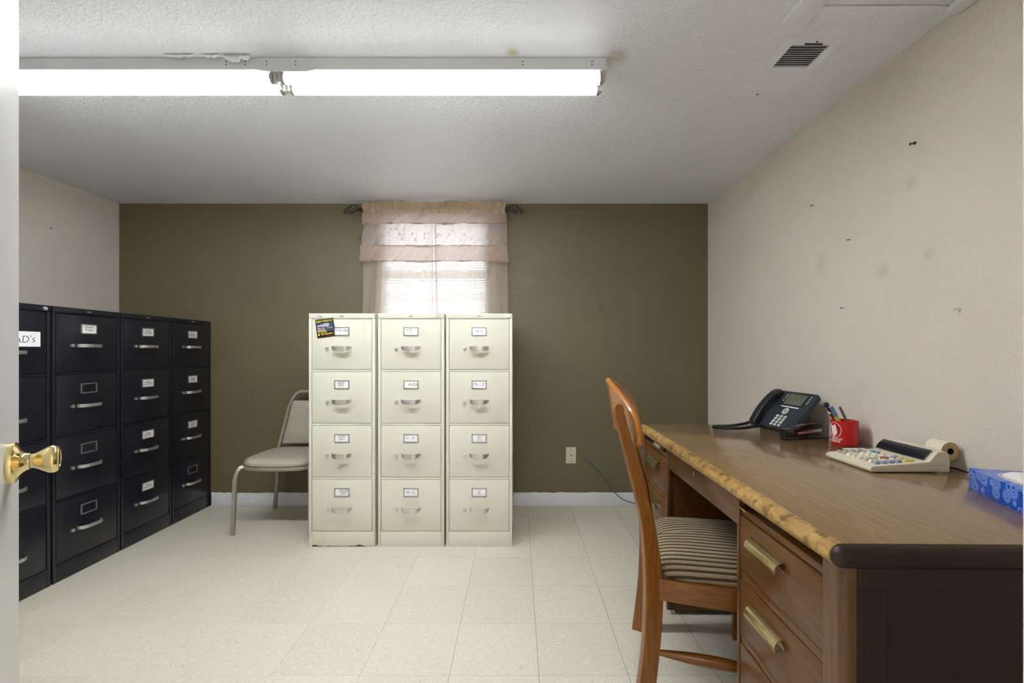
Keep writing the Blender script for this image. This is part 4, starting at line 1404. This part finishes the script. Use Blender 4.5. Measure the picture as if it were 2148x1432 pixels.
keyt = ['1', '2', '3', '4', '5', '6', '7', '8', '9', '*', '0', '#']
R3 = FM.to_3x3() @ Matrix.Rotation(-PI / 2, 3, 'Z')
# text frame: x axis = user's right (local -y), y axis = up the slope, z = face normal
TX = Matrix(((0, FD.x, FN.x), (-1, 0, 0), (0, FD.z, FN.z)))
TE = TX.to_euler()
for k in range(12):
    r_, c_ = divmod(k, 3)
    vx = FL * (0.315 - 0.075 * r_)
    vy = wy(.565) + (c_ - 1) * 0.0262
    m = MB().lathe([(0.0088, 0.0), (0.0088, 0.002), (0.0075, 0.003), (0, 0.003)], 20, Matrix.Translation((vx, vy, 0)) @ Matrix.Scale(0.8, 4, (1, 0, 0)))
    m.bm.transform(FM)
    kk = build('key', m, 'key_white', ph)
    p = FM @ Vector((vx, vy, 0.0032))
    text('digit', keyt[k], 0.009, 'phone_dark', kk, p, TE)
for (fx, fy) in ((.27, .30), (.22, .27), (.17, .24), (.12, .22), (.30, .83), (.20, .80), (.15, .79), (.10, .78), (.40, .47), (.40, .57), (.40, .67), (.41, .38), (.41, .76)):
    build('small_button', face_box(FL * fx, FL * fx + 0.003, wy(fy) - 0.007, wy(fy) + 0.007, 0, 0.0016), 'lcd', ph)
text('logo_lettering', 'AVAYA', 0.0075, 'darkred', ph, FM @ Vector((FL * 0.965, wy(.60), 0.0004)), TE)
# handset
hp_ = [(-0.012, 0.020), (0.004, 0.026), (0.03, 0.034), (0.07, 0.042), (0.11, 0.044), (0.15, 0.040), (0.18, 0.032), (0.197, 0.022)]
m = MB()
m.prism([(-0.016, 0.008), (-0.014, 0.022), (-0.002, 0.030), (0.03, 0.037), (0.07, 0.043), (0.11, 0.044), (0.15, 0.041), (0.18, 0.035), (0.200, 0.024), (0.204, 0.008), (0.195, 0.002), (0.158, 0.004), (0.148, 0.018), (0.11, 0.024), (0.07, 0.022), (0.045, 0.016), (0.035, 0.004), (0.0, 0.002), (-0.010, 0.003)], wy(.015), wy(.185), 'y', bev=0.007, seg=3)
m.bm.transform(FM)
build('handset', m, 'phone_dark', ph, ang=40)
# coiled cord
def catmull(P, n):
    P = [Vector(p) for p in P]
    out = []
    for i in range(len(P) - 1):
        p0, p1, p2, p3 = P[max(i - 1, 0)], P[i], P[i + 1], P[min(i + 2, len(P) - 1)]
        for k in range(n):
            t = k / n
            out.append(0.5 * ((2 * p1) + (-p0 + p2) * t + (2 * p0 - 5 * p1 + 4 * p2 - p3) * t * t + (-p0 + 3 * p1 - 3 * p2 + p3) * t ** 3))
    out.append(P[-1])
    return out
path = catmull([(1.160, 2.285, 0.768), (1.11, 2.265, 0.757), (1.02, 2.235, 0.749), (0.965, 2.235, 0.7475), (0.930, 2.215, 0.7475), (0.945, 2.185, 0.7475), (0.99, 2.170, 0.7475), (1.05, 2.175, 0.7475), (1.11, 2.205, 0.750), (1.165, 2.235, 0.751)], 40)
hel = []
acc = 0
for i in range(len(path) - 1):
    p, q = path[i], path[i + 1]
    d = q - p
    t = d.normalized()
    a_ = t.cross(Vector((0, 0, 1))).normalized()
    b_ = a_.cross(t)
    st = 3
    for k in range(st):
        c0 = p + d * (k / st)
        phs = acc / 0.0052 * 2 * PI
        hel.append(c0 + (a_ * math.cos(phs) + b_ * math.sin(phs)) * 0.0055)
        acc += d.length / st
# resample so that every turn has about eight points
build('coiled_cord', MB().tube(hel, 0.0019, 5), 'phone_dark', ph, world=True)

# ------------------------------------------------------------------ stapler
st = thing('stapler', 'black stapler standing open between the phone and red pen cup', 'stapler', (1.10, 1.935, ZT2), math.radians(10))
m = MB().box(0.0, 0.205, -0.019, 0.019, 0.0, 0.010, 0.004)
m.prism([(0.0, 0.008), (0.0, 0.042), (0.012, 0.048), (0.050, 0.044), (0.058, 0.022), (0.075, 0.012), (0.075, 0.006)], -0.019, 0.019, 'y', bev=0.004)
build('base', m, 'gloss_black', st)
m = MB().prism([(0.03, 0.034), (0.05, 0.052), (0.10, 0.064), (0.155, 0.068), (0.175, 0.062), (0.180, 0.050), (0.172, 0.046), (0.10, 0.040), (0.055, 0.030)], -0.016, 0.016, 'y', bev=0.005)
build('top_arm', m, 'gloss_black', st)
m = MB().prism([(0.055, 0.028), (0.178, 0.040), (0.178, 0.030), (0.060, 0.020)], -0.008, 0.008, 'y', bev=0.001)
build('staple_channel', m, 'chrome', st)

# ------------------------------------------------------------------ pen cup and pens
CXc, CYc = 1.291, 1.843
cup = thing('pen_cup', 'red plastic cup with a white sports emblem holding pens', 'cup', (CXc, CYc, ZT2))
build('cup_body', MB().lathe([(0, 0), (0.0435, 0), (0.0455, 0.002), (0.0465, 0.094), (0.0445, 0.094), (0.0437, 0.004), (0, 0.004)], 48), 'red', cup)
def wrap(a, z, r=0.0466):
    return Vector((r * math.cos(a), r * math.sin(a), z))
A0 = math.radians(190)   # the print is centred on the side turned to the left
lg = MB()
lg.tube([wrap(A0 + 0.56 * math.cos(t / 40 * 2 * PI), 0.058 + 0.029 * math.sin(t / 40 * 2 * PI)) for t in range(40)], 0.0011, 6, closed=True)
lgm = build('emblem_ring', lg, 'white_ink', cup)
hm_ = MB()
head = [(-0.38, 0.018), (-0.20, 0.004), (-0.24, -0.010), (-0.12, -0.022), (0.04, -0.026), (0.10, -0.018), (0.16, -0.020), (0.26, -0.010), (0.22, 0.0), (0.12, -0.002), (0.06, 0.008), (0.16, 0.016), (0.02, 0.022), (-0.12, 0.014)]
hb = bmesh.new()
outer = [hb.verts.new(wrap(A0 + a, 0.058 + z, 0.0471)) for a, z in head]
inner = [hb.verts.new(wrap(A0 + a, 0.058 + z, 0.0458)) for a, z in head]
try:
    fc = hb.faces.new(outer)
    bmesh.ops.triangulate(hb, faces=[fc])
except Exception:
    pass
for i in range(len(head)):
    j = (i + 1) % len(head)
    hb.faces.new((outer[i], outer[j], inner[j], inner[i]))
hm_.merge(hb)
build('emblem_head', hm_, 'white_ink', cup)
def curved_text(s_, size, z, name, a_mid, adv):
    for i, ch in enumerate(s_):
        a = a_mid + (i - (len(s_) - 1) / 2) * adv
        p = wrap(a, z, 0.0467)
        o = text('letter', ch, size, 'white_ink', cup, p, (PI / 2, 0, a + PI / 2), bold=0.0003)
curved_text('HOUSTON', 0.0085, 0.0235, 'letter', A0 + 0.20, 0.125)
curved_text('TEXANS', 0.012, 0.0145, 'letter', A0 + 0.02, 0.165)

def pen(name, label, base, tip, parts, cat='pen'):
    """parts: list of (name, f0, f1, r0, r1, mat) along base->tip"""
    base, tip = Vector(base), Vector(tip)
    o = thing(name, label, cat, base, 0, 'pens and markers in the red cup')
    first = None
    for (nm, f0, f1, r0, r1, mt) in parts:
        build(nm, MB().cyl(base + (tip - base) * f0, base + (tip - base) * f1, r0, r1, seg=14), mt, o, world=True)
    return o
zb_ = ZT2 + 0.010
# tips sit at the upper left: cup rim leans them away to the left
pen('red_pen', 'maroon red pen leaning out of the cup behind the highlighters', (1.322, 1.845, zb_ + 0.012), (1.2265, 1.842, 0.866),
    [('barrel', 0, 0.94, 0.0052, 0.0052, 'darkred'), ('end_cap', 0.94, 1.0, 0.0052, 0.003, 'key_white')])
p_ = pen('highlighter', 'yellow highlighter with a blue cap end in the red cup', (1.302, 1.840, zb_ + 0.006), (1.2275, 1.826, 0.888),
    [('barrel', 0, 0.72, 0.0075, 0.0075, 'yellow'), ('cap', 0.72, 1.0, 0.0072, 0.006, 'blue')], 'marker')
g1 = pen('ballpoint_pen', 'smoky grey ballpoint pen with metal clip standing right of the highlighter', (1.318, 1.816, zb_ + 0.004), (1.260, 1.826, 0.888),
    [('barrel', 0, 0.80, 0.0048, 0.0048, 'pen_grey'), ('grip', 0.80, 1.0, 0.0050, 0.0042, 'pen_grey')])
build('clip', MB().tube([(1.259, 1.8202, 0.888), (1.270, 1.8182, 0.864), (1.278, 1.8172, 0.848)], 0.0012, 6), 'iron', g1, world=True)
g2 = pen('decorative_pen', 'dark pen with an ornate metal top at the far left of the cup', (1.312, 1.862, zb_ + 0.002), (1.229, 1.853, 0.888),
    [('barrel', 0, 0.95, 0.0045, 0.0045, 'iron')])
orn = MB()
for i in range(9):
    a = i * 2 * PI / 9
    orn.sphere((1.2265 + 0.008 * math.cos(a), 1.853, 0.892 + 0.008 * math.sin(a)), 0.0038, seg=8)
orn.sphere((1.2265, 1.852, 0.892), 0.005, seg=10)
build('ornament', orn, 'iron', g2, world=True)
pc = MB()
clipp = [(0, 0, 0), (0.03, 0, 0), (0.034, 0, 0.003), (0.034, 0, 0.006), (0.03, 0, 0.009), (0.004, 0, 0.009), (0.001, 0, 0.007), (0.001, 0, 0.004), (0.004, 0, 0.002), (0.026, 0, 0.002)]
pcl = thing('paper_clip', 'silver paper clip hooked on the near rim of the red cup', 'paper clip', (1.285, 1.808, ZT2 + 0.088))
build('wire', MB().tube([(p[0], p[1], p[2]) for p in clipp], 0.0008, 6), 'chrome', pcl)

# ------------------------------------------------------------------ adding machine
cx0, cy0 = 1.060, 1.505
ca_ = thing('adding_machine', 'cream printing desk calculator with dark display and coloured keys', 'calculator', (cx0, cy0, ZT2), 0)
HWc = 0.103
prof_ = [(0.004, 0.003), (0.0, 0.010), (0.002, 0.017), (0.012, 0.021), (0.165, 0.032), (0.178, 0.034), (0.202, 0.062), (0.210, 0.064), (0.229, 0.063), (0.237, 0.055), (0.240, 0.034), (0.238, 0.003)]
build('case', MB().prism(prof_, -HWc, HWc, 'y', bev=0.003), 'calc', ca_)
build('side_seam', MB().box(0.06, 0.236, -HWc - 0.0006, HWc + 0.0006, 0.0215, 0.0225), 'k_grey', ca_)
DFm = Matrix.Translation((0.1795, 0, 0.0345))
def disp(u, v):
    x = 0.176 + (0.203 - 0.176) * v - 0.004 * math.sin(PI * v)
    z = 0.0345 + (0.0625 - 0.0345) * v + 0.0015 * math.sin(PI * v)
    return (x - 0.0012, -0.085 + u * (0.188), z + 0.0008)
build('display_window', MB().grid(disp, 6, 8, thick=0.0012), 'calc_dark', ca_)
def keyz(x):
    return 0.021 + (x - 0.012) / 0.153 * 0.011
def key(x, y, wx, wy_, mt, h=0.0075):
    z = keyz(x)
    m = MB()
    bm2 = bmesh.new()
    bmesh.ops.create_cube(bm2, size=1)
    for v in bm2.verts:
        k = 0.80 if v.co.z > 0 else 1.0
        v.co = Vector((x + v.co.x * wx * k, y + v.co.y * wy_ * k, z - 0.001 + (v.co.z + 0.5) * (h + 0.001)))
    bmesh.ops.bevel(bm2, geom=bm2.edges[:], offset=0.0012, segments=2, profile=0.5, affect='EDGES')
    m.merge(bm2)
    build('key', m, mt, ca_)
rows = [0.034, 0.056, 0.078, 0.100]
for i, x in enumerate(rows):
    key(x, -0.082, 0.016, 0.015, 'k_blue')
    for j, y in enumerate((-0.014, 0.009, 0.032)):
        key(x, y, 0.016, 0.017, 'k_cream')
    key(x, 0.057, 0.015, 0.014, 'k_grey' if i != 1 else 'k_cream')
    key(x, 0.080, 0.015, 0.014, 'k_grey')
key(0.045, -0.060, 0.034, 0.013, 'k_cream')
key(0.078, -0.060, 0.016, 0.014, 'k_cream'); key(0.100, -0.060, 0.016, 0.014, 'k_cream')
key(0.050, -0.038, 0.046, 0.015, 'k_grey')
key(0.095, -0.038, 0.022, 0.016, 'k_red')
key(0.122, -0.082, 0.014, 0.015, 'k_yellow'); key(0.140, -0.082, 0.012, 0.015, 'k_yellow')
key(0.122, -0.060, 0.014, 0.015, 'k_yellow'); key(0.122, -0.038, 0.014, 0.015, 'k_blue')
key(0.126, 0.009, 0.012, 0.012, 'k_cream'); key(0.126, 0.032, 0.012, 0.012, 'k_blue'); key(0.124, 0.052, 0.014, 0.016, 'k_teal')
for y in (-0.06, -0.04, -0.015):
    key(0.148, y, 0.007, 0.012, 'k_grey', 0.004)
build('tear_bar', MB().box(0.218, 0.226, 0.0, 0.09, 0.062, 0.066, 0.001), 'k_cream', ca_)
for y in (-0.0065,):
    build('roll_arm', MB().prism([(0.225, 0.05), (0.262, 0.050), (0.276, 0.058), (0.262, 0.064), (0.226, 0.06)], y - 0.0015, y + 0.0015, 'y'), 'calc', ca_)
build('power_cord', MB().tube(catmull([(0.238, -0.06, 0.012), (0.268, -0.085, 0.010), (0.285, -0.14, 0.0035), (0.296, -0.21, 0.0035), (0.300, -0.33, 0.0035)], 8), 0.003, 8), 'gloss_black', ca_)
rl_ = thing('paper_roll', 'cream adding machine paper roll resting behind the calculator', 'paper roll', (1.332, 1.437, 0.797))
m = MB().lathe([(0.0095, 0), (0.0285, 0), (0.0285, 0.058), (0.0095, 0.058), (0.0095, 0)], 40, Matrix.Rotation(-PI / 2, 4, 'X'))
build('paper', m, 'roll', rl_)
m = MB().lathe([(0.0090, -0.0008), (0.0275, -0.0006), (0.0275, 0.0002), (0.0090, 0.0002)], 40, Matrix.Rotation(-PI / 2, 4, 'X'))
build('wound_edge', m, 'roll_end', rl_)
build('core', MB().lathe([(0.0075, -0.0012), (0.0098, -0.0012), (0.0098, 0.059), (0.0075, 0.059), (0.0075, -0.0012)], 24, Matrix.Rotation(-PI / 2, 4, 'X')), 'gap', rl_)
nc = build('note_slip', MB().box(1.222, 1.300, 1.640, 1.755, ZT2 + 0.0002, ZT2 + 0.0022), 'paper')
tag(nc, 'white paper slip lying between the calculator and the red cup', 'paper')

# ------------------------------------------------------------------ tissue box
ang = math.atan2(-0.203, -0.075)
tb_ = thing('tissue_box', 'flat blue tissue box with ring pattern at the right end of the desk', 'tissue box', (1.208, 1.25, ZT2), ang)
# local x runs along the long side away from the far corner, local y towards the wall
build('box', MB().box(0, 0.235, 0, 0.112, 0, 0.0535, 0.0008), 'rings', tb_)
def oval(sx, sy, z0, z1, mt, nm, par):
    pts = [(0.118 + sx * math.cos(2 * PI * i / 36), 0.060 + sy * math.sin(2 * PI * i / 36)) for i in range(36)]
    return build(nm, MB().prism(pts, z0, z1, 'z'), mt, par)
oval(0.082, 0.040, 0.0536, 0.0541, 'tissue', 'opening_border', tb_)
oval(0.078, 0.037, 0.0541, 0.0544, 'pink', 'opening_line', tb_)
oval(0.076, 0.035, 0.0544, 0.0547, 'tissue', 'opening', tb_)
ts = thing('tissue', 'white tissue pulled up from the blue box opening', 'tissue', (1.19, 1.145, ZT2 + 0.055))
m = MB()
cxx, cyy = 1.208 + 0.118 * math.cos(ang) - 0.060 * math.sin(ang), 1.25 + 0.118 * math.sin(ang) + 0.060 * math.cos(ang)
def tfn(u, v):
    a = 2 * PI * u
    r_ = (1 - v) ** 0.8
    fold = 1 + 0.16 * math.sin(5 * a + 4 * v) + 0.08 * math.sin(9 * a)
    lx = 0.066 * r_ * math.cos(a) * fold
    ly = 0.028 * r_ * math.sin(a) * fold
    z = ZT2 + 0.0552 + 0.017 * math.sin(v * PI / 2) * (1 + 0.35 * math.sin(3 * a + 1) * (1 - v)) 
    return (cxx + lx * math.cos(ang) - ly * math.sin(ang), cyy + lx * math.sin(ang) + ly * math.cos(ang), z)
m.grid(tfn, 48, 10)
build('folded_sheet', m, 'tissue', ts, world=True, ang=70)

# ------------------------------------------------------------------ wall plate, cable, nails
wp = thing('wall_plate', 'ivory cover plate with centre jack low on the olive wall', 'wall plate', (0.385, YB, 0.36))
m = MB().box(-0.036, 0.036, -0.006, 0.0, -0.058, 0.058, 0.0022)
m.bm.transform(Matrix.Rotation(math.radians(0.8), 4, 'Y'))
build('plate', m, 'ivory', wp)
build('jack', MB().cyl((0, -0.006, 0), (0, -0.010, 0), 0.005).cyl((0, -0.010, 0), (0, -0.013, 0), 0.0022), 'iron', wp)
for z in (-0.042, 0.042):
    build('screw', MB().cyl((0, -0.005, z), (0, -0.0075, z), 0.003), 'nail', wp)
P = lambda px, py, Y: ((px - 1085) / 980 * Y, Y, 1.104 - (py - 737) / 980 * Y)
cb_ = build('network_cable', MB().tube(catmull([(0.478, YB + 0.02, 0.348), (0.484, YB - 0.006, 0.343), (0.53, YB - 0.02, 0.305), (0.60, YB - 0.03, 0.235), (0.65, YB - 0.035, 0.16), (0.70, YB - 0.035, 0.095), (0.76, YB - 0.04, 0.05), (0.85, YB - 0.05, 0.025), (0.95, YB - 0.08, 0.008), (1.15, 3.10, 0.004)], 8), 0.0033, 8), 'cable')
tag(cb_, 'thin blue network cable coming out of the olive wall towards the desk', 'cable')
def nail(wall, y, z, label, big=False, x=None):
    if wall == 'right':
        o = thing('wall_hook' if big else 'nail', label, 'hook' if big else 'nail', (XR, y, z), 0, None if big else 'nails left in the painted walls')
        m = MB().cyl((0.004, 0, 0), (-0.012, 0, -0.002), 0.0014, seg=8).cyl((-0.012, 0, -0.002), (-0.0135, 0, -0.0022), 0.003, seg=10)
        if big:
            m = MB().cyl((0.003, 0, 0), (-0.006, 0, 0), 0.005, seg=14).cyl((-0.006, 0, 0), (-0.016, 0, -0.003), 0.002, seg=8).cyl((-0.016, 0, -0.003), (-0.018, 0, -0.0035), 0.0045, seg=12)
        build('shank', m, 'nail' if not (big == 'clear') else 'anchor', o)
    else:
        o = thing('nail', label, 'nail', (XL, y, z), 0, 'nails left in the painted walls')
        build('shank', MB().cyl((-0.004, 0, 0), (0.010, 0, -0.002), 0.0016, seg=8).cyl((0.010, 0, -0.002), (0.0115, 0, -0.0022), 0.0035, seg=10), 'nail', o)
def rw(px, py):
    Y = XR * 980 / (px - 1085)
    return Y, 1.104 - (py - 737) / 980 * Y
y_, z_ = rw(1920, 300); nail('right', y_, z_, 'dark screw hook high on the taupe wall above the phone end', True)
y_, z_ = rw(2012, 647); nail('right', y_, z_, 'clear plastic hook on the taupe wall above the calculator', 'clear')
y_, z_ = rw(1784, 502); nail('right', y_, z_, 'small bent nail midway up the taupe wall left of the clear hook')
y_, z_ = rw(1770, 645); nail('right', y_, z_, 'small nail low on the taupe wall above the red cup')
y_, z_ = rw(1706, 430); nail('right', y_, z_, 'small nail on the taupe wall nearest the olive corner')
nail('left', 2.859 * 980 / (1085 - 105), 1.104 + (737 - 478) / 980 * 2.859, 'small nail in the left wall above the black cabinets')

# ------------------------------------------------------------------ open door with brass knob
Dv = Vector((-0.6, 0.8, 0)); Nv = Vector((0.8, 0.6, 0))
KP = Vector((-0.815, 0.75, 0.925))
dang = math.atan2(0.8, -0.6)
hinge = KP - Dv * 0.60
dr = thing('door_1', None, None, (hinge.x, hinge.y, 0), dang, kind='structure')
# local x along the door from hinge to lock edge; the visible face is local y = 0, body at +y (behind)
build('door_leaf', MB().box(0.0, 0.66, 0.0, 0.035, 0.012, 2.03, 0.0015), 'door', dr)
KM = Matrix.Translation((0.60, 0, 0.925)) @ Matrix.Rotation(PI / 2, 4, 'X')
kn = MB()
kn.lathe([(0, 0.0), (0.0325, 0.0), (0.033, 0.003), (0.032, 0.007), (0.028, 0.0095), (0.021, 0.012), (0.0165, 0.016), (0.0135, 0.021), (0.0130, 0.0235)], 48, KM)
build('rose', kn, 'brass', dr)
kn = MB()
kprof = [(0.0115, 0.0225), (0.0118, 0.029), (0.0125, 0.032), (0.0155, 0.038), (0.0205, 0.046), (0.0245, 0.054), (0.0262, 0.060), (0.0258, 0.066), (0.0235, 0.0705), (0.0195, 0.0730), (0.014, 0.0738), (0.0138, 0.0728), (0.0, 0.0732)]
kn.lathe([(min(r, 0.0118 + (r - 0.0118) * 0.76) if r > 0.0118 else r, 0.0225 + (z - 0.0225) * 0.70) for r, z in kprof], 64, KM)
build('knob', kn, 'brass', dr)
for z in (0.25, 1.05, 1.82):
    build('hinge', MB().cyl((-0.004, -0.004, z - 0.04), (-0.004, -0.004, z + 0.04), 0.006), 'brass', dr)
